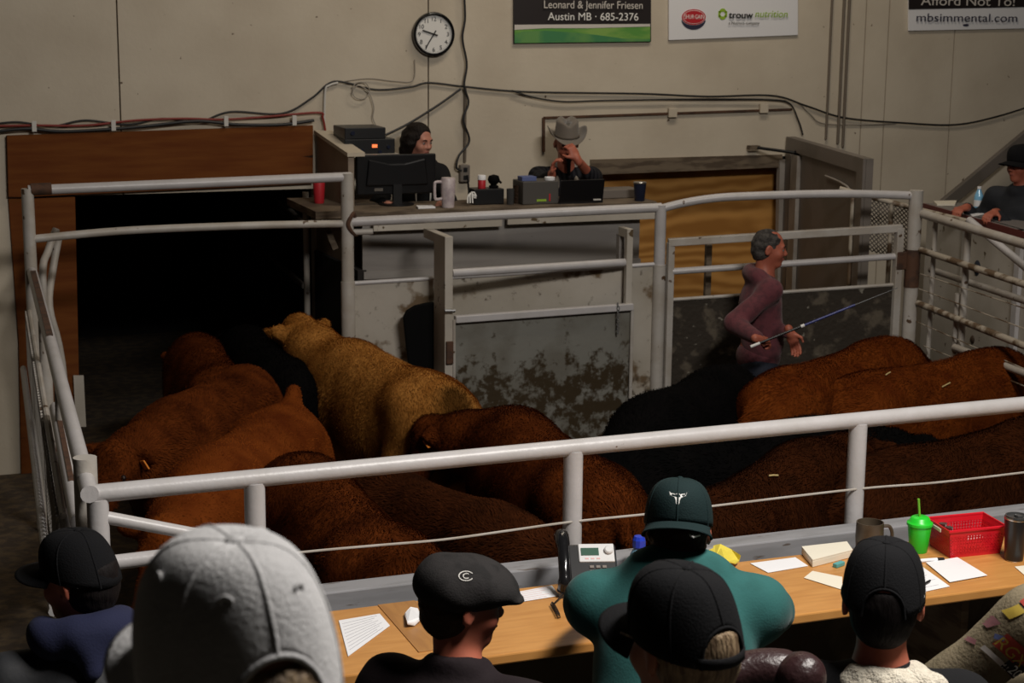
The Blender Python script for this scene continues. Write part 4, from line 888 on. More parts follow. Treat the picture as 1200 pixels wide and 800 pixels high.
        Q = np.concatenate(Q); Q = Q[(Q >= 0).all(1)]; return V, Q
def normals(V, Q):
    n = np.cross(V[Q[:, 2]]-V[Q[:, 0]], V[Q[:, 3]]-V[Q[:, 1]]); N = np.zeros_like(V)
    for i in range(4): np.add.at(N, Q[:, i], n)
    return N/np.maximum(np.linalg.norm(N, axis=1), 1e-9)[:, None]
def relax(V, Q, it=2, f=.5):
    for _ in range(it):
        S = np.zeros_like(V); c = np.zeros(len(V))
        for i in range(4):
            j = (i+1) % 4; np.add.at(S, Q[:, i], V[Q[:, j]]); np.add.at(S, Q[:, j], V[Q[:, i]]); np.add.at(c, Q[:, i], 1); np.add.at(c, Q[:, j], 1)
        V = V+(S/np.maximum(c, 1)[:, None]-V)*f
    return V
def raw_mesh(name, V, F, smooth=True, tint=None):
    me = bpy.data.meshes.new(name); k = F.shape[1]; me.vertices.add(len(V)); me.vertices.foreach_set('co', np.ascontiguousarray(V, np.float32).ravel())
    me.loops.add(F.size); me.loops.foreach_set('vertex_index', np.ascontiguousarray(F, np.int32).ravel()); me.polygons.add(len(F)); me.polygons.foreach_set('loop_start', np.arange(0, F.size, k, dtype=np.int32))
    try: me.polygons.foreach_set('loop_total', np.full(len(F), k, np.int32))
    except Exception: pass
    if smooth: me.polygons.foreach_set('use_smooth', np.ones(len(F), bool))
    if tint is not None:
        a = me.color_attributes.new('tint', 'FLOAT_COLOR', 'POINT'); a.data.foreach_set('color', np.concatenate([tint, np.ones((len(tint), 1))], 1).astype(np.float32).ravel())
    me.update(); me.validate(); return me
def wobble(V, N, amp, freq, seed=0):
    r = np.random.RandomState(seed); d = np.zeros(len(V))
    for i in range(5):
        w = r.normal(size=3)*freq*(.6+.35*i); d += np.sin(V @ w+r.uniform(0, 6))/(1+.5*i)
    return V+N*(d*amp/2)[:, None]
def skin_obj(name, body, step, m, parent, local=False, it=2, amp=0, freq=20, seed=0, extra=None):
    V, Q = body.mesh(step, extra); V = relax(V, Q, it)
    if amp: V = wobble(V, normals(V, Q), amp, freq, seed)
    return link(name, raw_mesh(name, V, Q), m, parent, local)
Rz = lambda a: Matrix.Rotation(a, 4, 'Z'); Rx = lambda a: Matrix.Rotation(a, 4, 'X'); Ry = lambda a: Matrix.Rotation(a, 4, 'Y'); T_ = Matrix.Translation

# ------------------------------------------------------------------ cattle
COATS = dict(tan=((.42, .185, .042), (.25, .095, .018)), red=((.155, .037, .006), (.085, .017, .003)), brown=((.105, .025, .005), (.05, .011, .0025)), dark=((.042, .0115, .0035), (.02, .006, .002)), black=((.0035, .003, .003), (.002, .002, .002)))
for k, (a, b) in COATS.items(): mat('hide_'+k, a, .85, col2=b, nscale=5, lo=.35, hi=.65, bump=.5, bscale=60, vcol=True, spec=.02); mat('fur_'+k, tuple(min(1, v*1.1) for v in a), .8, col2=b, nscale=7, lo=.35, hi=.65, spec=.02, vcol=True)
def cow_body(hy, hh, hp, fat):
    """facing +x; hy head turn, hh neck raise, hp head pitch"""
    B_ = Body()
    B_.ell((.42, 0, .96), (.50, .30*fat, .37), .12).ell((-.05, 0, .92), (.62, .38*fat, .38), .15).ell((-.58, 0, 1.00), (.42, .30*fat, .32), .15)
    B_.cone((-.80, 0, 1.15), (.45, 0, 1.17), .14, .15, .15).cone((.45, 0, 1.15), (.72, 0, 1.08), .20, .20, .12)
    for s in (-1, 1):
        B_.ell((-.52, s*.20*fat, 1.16), (.12, .09, .08), .14).ell((.50, s*.20*fat, .90), (.20, .12, .28), .14).ell((-.70, s*.18*fat, .88), (.22, .15, .30), .14)
        B_.chain([(.50, s*.17, .70), (.50, s*.17, .40), (.52, s*.17, .10)], [.105, .060, .050], .06).cone((.52, s*.17, .06), (.55, s*.17, .04), .060, .050, .02)
        B_.chain([(-.62, s*.19, .80), (-.50, s*.20, .60), (-.74, s*.19, .44), (-.70, s*.19, .10)], [.15, .10, .062, .050], .06).cone((-.70, s*.19, .06), (-.67, s*.19, .04), .060, .050, .02)
    B_.chain([(-.97, 0, 1.16), (-1.05, 0, 1.05), (-1.07, 0, .62), (-1.06, 0, .45)], [.045, .032, .022, .045], .04)
    nb = Vector((.72, 0, 1.10)); nd = Vector((math.cos(hy*.55)*math.cos(hh), math.sin(hy*.55)*math.cos(hh), math.sin(hh))); poll = nb+nd*.52
    B_.cone(nb-nd*.05, nb+nd*.30, .25, .185, .12).cone(nb+nd*.30, poll, .185, .135, .08).ell(nb+Vector((.02, 0, -.18)), (.18, .14, .22), .14)
    M = T_(poll) @ Rz(hy) @ Ry(hp)
    Hd = Body(); Hd.ell((.0, 0, .02), (.13, .115, .12), .05).cone((.03, 0, .0), (.26, 0, -.03), .115, .090, .05).cone((.26, 0, -.03), (.40, 0, -.035), .085, .078, .05).ell((.42, 0, -.035), (.06, .085, .07), .04)
    Hd.ell((.0, 0, .11), (.09, .085, .06), .05)
    for s in (-1, 1):
        Hd.ell((.13, s*.095, .045), (.045, .03, .035), .03); Hd.ell((.47, s*.045, -.01), (.018, .014, .018), .01, op='s')
        Hd.ell((-.045, s*.165, .050), (.036, .105, .064), .03, (Rz(-s*.35) @ Rx(s*.45)).to_3x3())
    return B_.add(Hd.moved(M)), M
def fur_mesh(V, Q, N, n, ln, seed, curl, tint, headM):
    r = np.random.RandomState(seed); tri = V[Q]; ar = np.linalg.norm(np.cross(tri[:, 2]-tri[:, 0], tri[:, 3]-tri[:, 1]), axis=1)
    up = N[Q].mean(1)[:, 2]; zc = tri.mean(1)[:, 2]; w = ar*(zc > .55)*(up > -.4); f = r.choice(len(Q), n, p=w/w.sum())
    u, v = r.rand(n, 1), r.rand(n, 1); q = tri[f]; p = (q[:, 0]*(1-u)+q[:, 1]*u)*(1-v)+(q[:, 3]*(1-u)+q[:, 2]*u)*v; nn = N[Q[f]].mean(1)
    comb = np.tile(np.array([-1., 0, -.35]), (n, 1)); g = np.stack([np.sin(p @ np.array(k)*curl+h) for k, h in (((9, 5, 3), 0), ((-4, 11, 6), 1), ((6, -7, 10), 2))], 1)
    d = comb*.9+g*.55+r.normal(size=(n, 3))*.25; d -= nn*(d*nn).sum(1)[:, None]; d /= np.linalg.norm(d, axis=1)[:, None]
    L_ = ln*r.uniform(.6, 1.2, (n, 1)); d2 = d*.85+nn*.55; sd = np.cross(nn, d); sd /= np.maximum(np.linalg.norm(sd, axis=1), 1e-6)[:, None]; wd = .0022
    p0 = p-nn*.004; A = p0-sd*wd; B_ = p0+sd*wd; mid = p+d2*L_*.55; C_ = mid+sd*wd*.7; D_ = mid-sd*wd*.7; tip = p+d2*L_*.75+d*L_*.45-nn*L_*.12
    VV = np.concatenate([A, B_, C_, D_, tip]); i = np.arange(n); F = np.concatenate([np.stack([i, i+n, i+2*n], 1), np.stack([i, i+2*n, i+3*n], 1), np.stack([i+3*n, i+2*n, i+4*n], 1)])
    tt = tint[Q[f][:, 0]]*r.uniform(.75, 1.2, (n, 1)); return raw_mesh('coat', VV, F, True, np.concatenate([tt]*5))
def cow(label, coat, withers, tailhead, zs=1.33, hy=0, hh=.1, hp=.5, fat=1.0, tags=(), nfur=14000, fl=.035, curl=1.0, muzzle=None, rumpdark=0, seed=1, scale=None, base=None, tailup=0):
    """stand a cow so that its shoulder top and tail head are seen at the two pixels"""
    if base: a, b, sc = base
    else:
        w, e = P(*withers, z=zs), P(*tailhead, z=zs); d = w-e; sc = scale or zs/1.33; c = (w+e)/2
        print('COW', label[:40], 'len ratio %.2f' % (d.length/(1.32*sc)), 'depth %.2f' % c.y, 'x %.2f' % c.x)
        d.z = 0; d.normalize(); a = c+d*.17*sc; b = d
    rz = math.atan2(b.y, b.x); t = thing('cow', (a.x, a.y, 0), label, 'cow', None, rz); t.scale = (sc,)*3
    B_, M = cow_body(hy, hh, hp, fat*.95)
    if tailup: B_.cone((-.84, 0, 1.26), (-.93, 0, 1.35), .07, .045, .05).cone((-.93, 0, 1.35), (-1.03, 0, 1.2), .045, .035, .04)
    V, Q = B_.mesh(.026); V = relax(V, Q, 3); N = normals(V, Q); V = wobble(V, N, .006, 7, seed); N = normals(V, Q)
    tint = np.ones((len(V), 3)); hl = np.array(M.inverted()); X = V @ hl[:3, :3].T+hl[:3, 3]
    if muzzle: m = np.clip((X[:, 0]-.36)/.05, 0, 1)[:, None]; ok = (np.abs(X[:, 1]) < .2)[:, None] & (np.abs(X[:, 2]) < .2)[:, None]; tint = np.where(ok, tint*(1-m)+np.array(muzzle)*m, tint)
    if rumpdark: m = np.clip(1-np.abs(V[:, 1]-.02)/.16, 0, 1)*np.clip((-.78-V[:, 0])/.12, 0, 1); tint *= (1-rumpdark*np.clip(m*1.6, 0, 1))[:, None]
    body = link('body', raw_mesh('body', V, Q, True, tint), 'hide_'+coat, t, True)
    if nfur: link('coat', fur_mesh(V, Q, N, nfur, fl, seed, curl, tint, M), 'fur_'+coat, t, True)
    for s in (-1, 1):
        p = M @ Vector((.135, s*.118, .05)); MB().lathe([(.001, -.017), (.012, -.012), (.017, 0), (.012, .012), (.001, .017)], p, 14).build('eye', 'eye_dark', t, smooth=True, local=True)
    for s, mm in tags:
        p = M @ Vector((.010, s*.185, .045)); R3 = M.to_3x3() @ Rz(-s*.35).to_3x3() @ Rx(s*.45).to_3x3(); MB().obox(p, (.010, .050, .060), R3).build('ear_tag', mm, t, bevel=.004, local=True)
    return t
cow('tan golden cow with its rump toward the grey gate, head far left', 'tan', (405, 404), (535, 452), 1.17, hy=.10, hh=.34, hp=.10, fat=.86, tags=((1, 'tag_yellow'),), nfur=34000, fl=.028, curl=.6, rumpdark=.8, seed=3)
cow('black cow pressed against the left flank of the tan cow', 'black', (290, 388), (350, 434), 1.08, hy=.1, hh=-.1, hp=.7, fat=.84, nfur=9000, seed=4)
cow('dark reddish cow farthest into the chute at left', 'brown', None, None, 1.12, hy=-.1, hh=-.2, hp=.6, fat=.84, nfur=12000, seed=5, base=(P(246, 424, z=1.12)+Vector((.12, .62, 0)), Vector((.02, .999, 0)), .78))
cow('shaggy brown cow at left with upright ear, facing the left fence', 'brown', (212, 472), (285, 428), 1.13, hy=-.15, hh=.10, hp=.45, fat=.84, tags=((1, 'tag_orange'),), nfur=30000, fl=.033, curl=1.3, seed=6)
cow('smooth red cow with raised tail head, head down beside the left railing post', 'red', (248, 540), (343, 464), 1.17, hy=.05, hh=.0, hp=.5, fat=.86, tailup=1, tags=((1, 'tag_orange'),), nfur=16000, fl=.016, curl=.5, seed=7)
cow('curly brown cow nearest the railing, behind the pale grey cap', 'brown', (382, 566), (455, 628), 1.15, hy=-.1, hh=-.75, hp=1.0, fat=.88, nfur=34000, fl=.033, curl=1.6, seed=8)
cow('brown cow with white muzzle facing left below the grey gate', 'brown', (618, 497), (705, 552), 1.12, hy=1.15, hh=-.05, hp=.9, fat=.90, tags=((1, 'tag_orange'),), muzzle=(5.5, 18, 60), nfur=34000, fl=.033, curl=1.3, seed=9)
cow('dark brown cow with yellow ear tag facing right behind the middle post', 'dark', (540, 586), (462, 554), 1.06, hy=.10, hh=.04, hp=.75, fat=.82, tags=((1, 'tag_yellow'), (-1, 'tag_yellow')), nfur=26000, fl=.033, curl=1.4, seed=10)
cow('black cow standing in front of the man in the maroon hoodie', 'black', (775, 468), (858, 425), 1.13, hy=-.2, hh=-.3, hp=.7, fat=.86, nfur=12000, seed=11)
cow('black cow behind the near rail at the middle of the pen', 'black', (905, 502), (765, 512), 1.12, hy=.1, hh=-.1, hp=.6, fat=.84, nfur=12000, seed=12)
cow('curly rust brown cow right of the man in the maroon hoodie', 'red', (1015, 410), (915, 436), 1.17, hy=.3, hh=-.3, hp=.7, fat=.88, nfur=28000, fl=.033, curl=1.3, seed=13)
cow('rust brown cow with straw on its back at the right edge of the pen', 'red', (1124, 424), (1020, 438), 1.13, hy=-.7, hh=-.45, hp=.7, fat=.86, nfur=30000, fl=.034, curl=1.5, seed=14)
cow('dark brown cow behind the railing between the teal cap and right post', 'dark', (925, 537), (835, 582), 1.12, hy=-.1, hh=.10, hp=.35, fat=.88, tags=((-1, 'tag_yellow'), (1, 'tag_yellow')), nfur=26000, fl=.033, curl=1.2, seed=15)
cow('dark brown cow behind the railing right of the right post', 'dark', (1165, 508), (1065, 526), 1.15, hy=.2, hh=.0, hp=.5, fat=.88, nfur=26000, fl=.033, curl=1.2, seed=16)
rs = random.Random(4)
# ------------------------------------------------------------------ people
def head_shape(jaw=1.0):
    h = Body()
    h.ell((0, -.012, .022), (.076, .096, .092), .03).ell((0, .028, -.045), (.059*jaw, .062, .074), .035).ell((0, .060, -.100), (.028*jaw, .026, .022), .03)
    h.cone((-.036, .078, .016), (.036, .078, .016), .013, .013, .02)
    for s in (-1, 1): h.ell((s*.033, .097, -.004), (.017, .014, .011), .012, op='s').ell((s*.040, .060, -.034), (.022, .022, .022), .03)
    h.cone((0, .088, .006), (0, .106, -.030), .008, .012, .012)
    for s in (-1, 1): h.ell((s*.011, .098, -.034), (.009, .010, .008), .010)
    h.ell((0, .086, -.059), (.023, .012, .007), .008).ell((0, .085, -.070), (.020, .012, .007), .008)
    for s in (-1, 1):
        M = (Rz(s*.30) @ Rx(-.15)).to_3x3(); h.ell((s*.083, -.012, -.010), (.010, .021, .033), .008, M); h.ell((s*.092, -.004, -.008), (.006, .012, .020), .006, M, op='s')
    return h
def hand_shape(B_, wr, d, n, side, curl=.4, spread=.10, fist=False):
    """palm and five fingers: d finger direction, n direction the fingers curl to, side +1 when the thumb is on d x n"""
    d = Vector(d).normalized(); n = Vector(n); n = (n-d*n.dot(d)).normalized(); s = d.cross(n)*side; c = Vector(wr)+d*.045
    R3 = Matrix((s, d, n)).transposed(); B_.ell(c, (.040, .050, .016), .015, R3).cone(Vector(wr)-d*.03, Vector(wr)+d*.01, .026, .026, .015)
    for i, (o, L_) in enumerate(((.028, .072), (.009, .082), (-.010, .076), (-.028, .060))):
        p = c+s*o+d*.040; a = 0; dirn = d+s*o*spread*20*.2
        for j, f_ in enumerate((.45, .32, .23)):
            a += curl*(1.0 if j == 0 else 1.15); v = (dirn*math.cos(a)+n*math.sin(a)).normalized(); q = p+v*L_*f_; B_.cone(p, q, .0092-.0008*j, .0086-.0008*j, .006); p = q
    p = c+s*.030-d*.025; v1 = (s*.75+d*.6+n*.25).normalized(); q = p+v1*.042; v2 = (s*.25+d*.75+n*(.35+curl*.5)).normalized(); r = q+v2*.032; B_.cone(p, q, .0125, .0105, .012).cone(q, r, .0102, .0085, .006)
def ik(a, b, l1, l2, pole):
    a, b = Vector(a), Vector(b); d = b-a; L_ = min(d.length, (l1+l2)*.995); dn = d.normalized(); x = (l1*l1-l2*l2+L_*L_)/(2*L_); h = math.sqrt(max(l1*l1-x*x, 0)); p = Vector(pole); p = (p-dn*p.dot(dn)).normalized(); return a+dn*x+p*h
class Person: pass
def person(label, H, heading, torso=None, lean=.15, hp=0, hr=0, bs=1.0, wrists=(None, None), poles=(None, None), hands=(None, None), skin='skin', top='black_cloth', legs='jeans', stand=None,
           sleeves=(1, 1), step=.0085, jaw=1.0, girth=1.0, shw=.185, tl=.50, hood=False, trap=.062, neckback=.03, kf=.43, gstep=.013, drop=.19, face=True, collar=.0):
    """H: centre of the head in the place; headings are degrees clockwise from the far wall's normal"""
    S = Person(); hd = math.radians(heading); td = math.radians(torso if torso is not None else heading)
    TM = Rz(-td).to_3x3(); S.HM = T_(H) @ Rz(-hd) @ Ry(hr) @ Rx(hp); S.TM = TM
    tv = lambda x, y, z: TM @ Vector((x, y, z)); nb = Vector(H)+tv(0, -neckback, -drop); up = tv(0, math.sin(lean), math.cos(lean)); fw = tv(0, math.cos(lean), -math.sin(lean)); rt = tv(1, 0, 0)
    pv = nb-up*tl*bs; S.nb, S.up, S.fw, S.rt, S.pv = nb, up, fw, rt, pv
    sh = [nb+rt*s*shw*bs-up*.055*bs+fw*.01 for s in (-1, 1)]
    body = head_shape(jaw).moved(S.HM); body.cone(S.HM @ Vector((0, -.022, -.06)), nb+up*.0, .054, .060, .03).cone(nb, nb-up*.06, .062, .075, .04)
    body.cone(nb-up*.15, pv+up*.1, .10, .11, .05)
    R3 = Matrix((rt, fw, up)).transposed(); g = girth
    gar = Body(); gar.ell(nb-up*.19*bs+fw*.005, (.185*bs, .118*bs*g, .20*bs), .05, R3).ell(nb-up*.40*bs+fw*.015, (.170*bs*g, .128*bs*g, .19*bs), .08, R3).ell(nb-up*.17*bs-fw*.05, (.15*bs, .085*bs, .15*bs), .06, R3)
    wr_out = []
    for i, s in enumerate((-1, 1)):
        gar.cone(nb-up*.03-fw*.015, sh[i], trap*bs, .068*bs, .05)
        w = wrists[i]
        if w is None: w = sh[i]+rt*s*.06-up*.50*bs+fw*.08
        w = Vector(w); l1, l2 = .30*bs, .265*bs
        if (w-sh[i]).length > (l1+l2)*.99: w = sh[i]+(w-sh[i]).normalized()*(l1+l2)*.99
        po = poles[i] if poles[i] is not None else rt*s*.6-up*.8-fw*.5
        e = ik(sh[i], w, l1, l2, po); wr_out.append((sh[i], e, w))
        body.cone(sh[i], e, .045*bs, .040*bs, .03).cone(e, w, .038*bs, .026, .02)
        if sleeves[i] > .5: gar.cone(sh[i], e, .070*bs, .058*bs, .05); gar.cone(e, e.lerp(w, .93 if sleeves[i] == 1 else .25), .056*bs, .040 if sleeves[i] == 1 else .05, .03)
        hh = hands[i]
        if hh: hand_shape(body, w, hh[0], hh[1], hh[2], *hh[3:])
        else: hand_shape(body, w, (w-e)+fw*.05, -rt*s, -s if False else s, .35)
    S.arms = wr_out
    pant = Body()
    for i, s in enumerate((-1, 1)):
        hip = pv+rt*s*.095*bs
        if stand is not None:
            kn = Vector((hip.x, hip.y, hip.z*.53))+tv(s*.01, .04, 0); an = Vector((kn.x, kn.y, .09))+tv(s*.01, -.06+stand*s, 0)
        else:
            kn = hip+tv(s*.05, kf*bs, -.01); an = kn+tv(0, -.02 if kf > .4 else -.12, -.44*bs)
        pant.cone(hip, kn, .098*bs, .068*bs, .06).cone(kn, an, .066*bs, .050*bs, .03); body.cone(hip, kn, .075*bs, .055*bs, .05).cone(kn, an, .05*bs, .036, .02)
        toe = an+tv(s*.02, .15, -.05); S.floor = an.z-.09
        bo = Body(); bo.cone(an+Vector((0, 0, .08)), an+Vector((0, 0, -.02)), .058, .055, .02).cone(an+tv(0, -.03, -.045), toe, .045, .040, .03)
        S.boots = getattr(S, 'boots', [])+[bo]
    pant.ell(pv+up*.02, (.165*bs*g, .125*bs*g, .13*bs), .06, R3)
    root = thing('person', (H[0], H[1], S.floor), label, 'person'); S.root = root
    body.cone(pv, pv+up*.12, .12, .11, .05)
    skin_obj('body', body, step, skin, root, it=1)
    if hood:
        for k in range(9):
            a = math.pi*(k/8); c = nb+up*(.015+.01*math.sin(a))-fw*(.035+.055*math.sin(a))+rt*math.cos(a)*.10; gar.ell(c, (.042, .042, .045), .04)
    if collar:
        for k in range(14): a = 2*math.pi*k/14; gar.ell(nb+up*collar+rt*math.cos(a)*.068+fw*math.sin(a)*.068-fw*.005, (.022, .022, .03), .03)
    S.garment = gar
    skin_obj('top', gar, gstep, top, root, it=3, amp=.007, freq=14, seed=len(label))
    skin_obj('trousers', pant, .018, legs, root, it=2, amp=.004, freq=16, seed=3)
    for bo in S.boots: skin_obj('boot', bo, .012, 'boot', root, it=2)
    if face:
        for s in (-1, 1):
            p = S.HM @ Vector((s*.033, .078, -.003)); ey = MB().lathe([(.001, -.0115), (.007, -.009), (.0115, 0), (.007, .009), (.001, .0115)], p, 16).build('eye', 'eye_white', root, smooth=True)
            q = S.HM @ Vector((s*.033, .0885, -.003)); MB().lathe([(.001, -.002), (.0055, 0), (.001, .002)], q, 14, (S.HM.to_3x3() @ Rx(math.pi/2).to_3x3())).build('iris', 'eye_dark', ey, smooth=True)
            MB().tube([S.HM @ Vector((s*x, y, z)) for x, y, z in ((.016, .094, .017), (.032, .094, .022), (.048, .082, .017))], [.003, .0045, .003], 8).build('eyebrow', 'hair_dark', root, smooth=True)
        MB().tube(smooth_path([S.HM @ Vector((x, y, z)) for x, y, z in ((-.021, .088, -.064), (-.008, .0975, -.0635), (.008, .0975, -.0635), (.021, .088, -.064))], 5), .0028, 8).build('lips', 'lips', root, smooth=True)
    if stand is None:
        c = pv+tv(0, -.06, 0); z1 = pv.z-.112*bs
        S.seat = (c, z1)
    return S
def hair_back(S, m, low=-.085, bulk=1.0, amp=.004, name='hair', capped=False, ears=True, step=.0075, ext=None, cut=-.040):
    if capped: bulk *= .95; amp *= .5
    h = Body(); h.ell((0, -.018, .024), (.080*bulk, .099*bulk, .095*bulk), .03)
    h.ell((0, -.045, -.030), (.072*bulk, .066*bulk, .075), .04)
    if ext: ext(h)
    h.ell(*(((0, .115, -.055), (.075, .095, .11)) if capped else (((0, .122, cut), (.076, .093, .114)) if ears else ((0, .125, -.016), (.068, .095, .110)))), .02, op='s')
    h.plane((0, 0, low), (0, .25, -1))
    if capped: h.plane((0, 0, .052), (0, 0, 1))
    for s in (-1, 1) if ears else (): h.ell((s*.092, .0, -.012), (.026, .026, .036), .01, op='s')
    return skin_obj(name, h.moved(S.HM), step, m, S.root, it=1, amp=amp, freq=70, seed=5)
def cap(S, m, brim_len=.075, arch=True, flip=False, brim_m=None, size=1.0, tilt=0, strap=True, high=.128, curve=.030):
    M = S.HM @ (Rz(math.pi) if flip else Matrix.Identity(4)) @ T_((0, -.008 if not flip else .008, .004)) @ Rx(tilt); a, b = .110*size, .090*size
    def rimz(p): return .016*math.cos(p)+.004
    def pt(p, v, k=1.0):
        r = math.cos(v*math.pi/2)**.62; z = rimz(p)*(1-v)+high*size*math.sin(v*math.pi/2)**.92
        return M @ Vector((math.sin(p)*b*r*k, math.cos(p)*a*r*k+(.012*math.sin(v*math.pi)), z))
    def v0(p):
        w = (abs(((p+math.pi) % (2*math.pi))-math.pi)-math.pi)/.54
        return .30*math.sqrt(max(0, 1-w*w)) if arch else 0
    mb = MB(); mb.grid(lambda u, v: pt(2*math.pi*u, v0(2*math.pi*u)+(.999-v0(2*math.pi*u))*v), 72, 16, True)
    for k in range(6):
        p = math.pi/6+k*math.pi/3 if not arch else k*math.pi/3
        mb.tube([pt(p, v0(p)+(.985-v0(p))*j/14, 1.004) for j in range(15)], .0016, 6)
    if arch: mb.tube([pt(math.pi+w, v0(math.pi+w), 1.003) for w in [(-.54+1.08*j/30) for j in range(31)]], .0022, 6)
    S.cap = mb.build('cap', m, S.root, smooth=True, solid=.003, angle=75)
    MB().lathe([(.010, -.003), (.009, .003), (.004, .006), (.001, .0065)], pt(0, .999), 16, M.to_3x3()).build('button', m, S.cap, smooth=True)
    if arch and strap: MB().grid(lambda u, v: pt(math.pi-.60+1.20*u, 0, 1.006)+M.to_3x3() @ Vector((0, 0, .019*v)), 20, 3).build('strap', m, S.cap, smooth=True, solid=.003)
    def br(u, v):
        w = 2*u-1; p = w*1.20; base = Vector((math.sin(p)*b*.99, math.cos(p)*a*.99, rimz(p)+.003)); L_ = brim_len*math.sqrt(max(.02, 1-abs(w)**2.6))
        o = Vector((math.sin(p)*.45, .9, 0)).normalized(); return M @ (base+o*L_*v+Vector((0, 0, -.012*v-curve*abs(w)**2*(.25+.75*v))))
    MB().grid(br, 26, 9).build('brim', brim_m or m, S.cap, smooth=True, solid=.004, angle=80)
    S.cap_pt = pt; S.cap_M = M; return S
def on_cap(S, m, polys, p0, vmid, w, h, flat=True, name='logo', off=1.012):
    """flat marks in the unit square laid over the cap at angle p0, height vmid"""
    for poly in polys:
        mb = MB(); vs = [mb.bm.verts.new(S.cap_pt(p0+(x-.5)*w, vmid+(y-.5)*h, off)) for x, y in poly]; mb.face(vs); o = mb.build(name, m, S.cap, solid=.0012)
def seat_block(S, w=.5):
    c, z1 = S.seat; fl = .45 if c.y > 3.54-.2 else .72 if c.y > 2.29 else 1.2
    if z1 > fl+.02: struct(MB().box((c.x-w/2, c.y-.24, fl), (c.x+w/2, c.y+.24, z1)).build('floor', 'concrete'))

# --- man standing in the pen
Hc = P(902, 290, z=1.685); S = person('man in maroon hoodie standing in the pen holding a blue sorting stick', Hc, 116, 108, lean=.03, hp=-.10, stand=.10, skin='skin_red', top='maroon_knit', legs='jeans', shw=.175, tl=.58, bs=1.03, girth=1.02,
    wrists=(P(926, 390, d=10.62), P(889, 397, d=10.36)), poles=(None, Vector((-.8, .1, -.6))), hands=((Vector((.35, -.15, -.9)), Vector((-.6, -.5, 0)), -1, .35), (Vector((.85, .2, -.25)), Vector((0, .55, -.7)), 1, 1.0)), step=.007, hood=True, jaw=1.05)
ring_man = S; print('RINGMAN floor', S.floor, Hc)
hair_back(S, 'hair_grey', -.070, .99, .003, cut=-.062)
g = S.garment
hem = Body(); hem.ell(S.pv+S.up*.09, (.175, .140, .13), .05, Matrix((S.rt, S.fw, S.up)).transposed()); hem.plane(S.pv-S.up*.03, -S.up); skin_obj('hem', hem, .013, 'maroon_knit', S.root, amp=.005, freq=16)
MB().tube(smooth_path([S.HM @ Vector((x, .088, -.052)) for x in (-.02, -.008, .008, .02)], 4), .0045, 8).build('moustache', 'hair_dark', S.root, smooth=True)
sa, sb = P(885, 404, d=10.32), P(1052, 337, d=10.32); w_ = S.arms[1][2]
t = thing('sorting_stick', sa, 'thin stick with blue shaft held by the man in maroon hoodie', 'stick')
MB().tube([sa, sa.lerp(sb, .33)], .008, 10).build('handle', 'black_plastic', t, smooth=True); MB().tube([sa.lerp(sb, .33), sa.lerp(sb, .70)], .007, 10).build('shaft', 'blue_stick', t, smooth=True); MB().tube([sa.lerp(sb, .70), sb], [.004, .002], 8).build('lash', 'black_plastic', t, smooth=True)
MB().tube([sa-(sb-sa).normalized()*.03, sa+(sb-sa).normalized()*.03], .009, 10).build('end_cap', 'white_ink', t, smooth=True); MB().tube([sa.lerp(sb, .32), sa.lerp(sb, .345)], .010, 10).build('collar', 'white_ink', t, smooth=True)

# --- woman at the booth
Hc = P(491, 164, y=11.34); S = person('woman with long dark hair in dark hoodie seated behind the monitor', Hc, 152, 180, kf=.2, lean=.10, hp=-.18, bs=.94, skin='skin_pale', top='dark_hoodie', jaw=.92, girth=1.05, shw=.17,
    wrists=(P(520, 236, y=10.92), P(455, 240, y=11.0)), hands=((Vector((-.5, -.8, -.1)), Vector((0, .1, -1)), 1, .45), (Vector((.4, -.8, -.1)), Vector((0, 0, -1)), -1, .4)), hood=True, step=.0075)
def longhair(h):
    for s in (-1, 1): h.ell((s*.078, -.012, -.012), (.030, .038, .062), .03)
    h.cone((-.05, -.05, -.02), (-.075, -.06, -.20), .05, .04, .04).cone((.05, -.05, -.02), (.070, -.065, -.16), .048, .035, .04).cone((0, -.08, 0), (0, -.085, -.2), .06, .05, .05)
hair_back(S, 'hair_dark', -.26, 1.05, .004, ears=False, ext=longhair)
for s in (-1, 1): MB().tube(smooth_path([S.nb+S.rt*s*.05+S.fw*.10-S.up*.02, S.nb+S.rt*s*.055+S.fw*.135-S.up*.12, S.nb+S.rt*s*.05+S.fw*.145-S.up*.24], 5), .006, 8).build('drawstring', 'clip', S.root, smooth=True)
booth_people = [S]
# --- auctioneer
Hc = P(664, 168, y=11.34); S = person('man in tan cowboy hat and plaid shirt holding microphone at the booth counter', Hc, 193, 196, kf=.2, lean=.12, hp=-.28, skin='skin_red', top='plaid', girth=1.05, shw=.19,
    wrists=(P(676, 186, y=10.90), P(647, 205, y=10.86)), poles=(Vector((.8, -.3, -1)), Vector((-.8, 0, -.8))), hands=((Vector((-.35, .25, .8)), Vector((-.2, .9, 0)), 1, .75), (Vector((.05, -.2, .95)), Vector((.6, -.4, .1)), -1, .6)), sleeves=(.6, 1), step=.0075)
booth_people.append(S); hair_back(S, 'hair_brown', -.07, 1.0, capped=True)
mp = S.HM @ Vector((0.0, .135, -.065)); t = thing('microphone', mp, 'black microphone held to the mouth of the cowboy hat man', 'microphone')
M3 = Matrix.Rotation(math.radians(0), 3, 'X'); MB().lathe([(.001, -.12), (.012, -.12), (.014, -.02), (.022, -.01), (.025, .01), (.020, .028), (.001, .033)], mp, 18).build('microphone_body', 'black_matte', t, smooth=True)
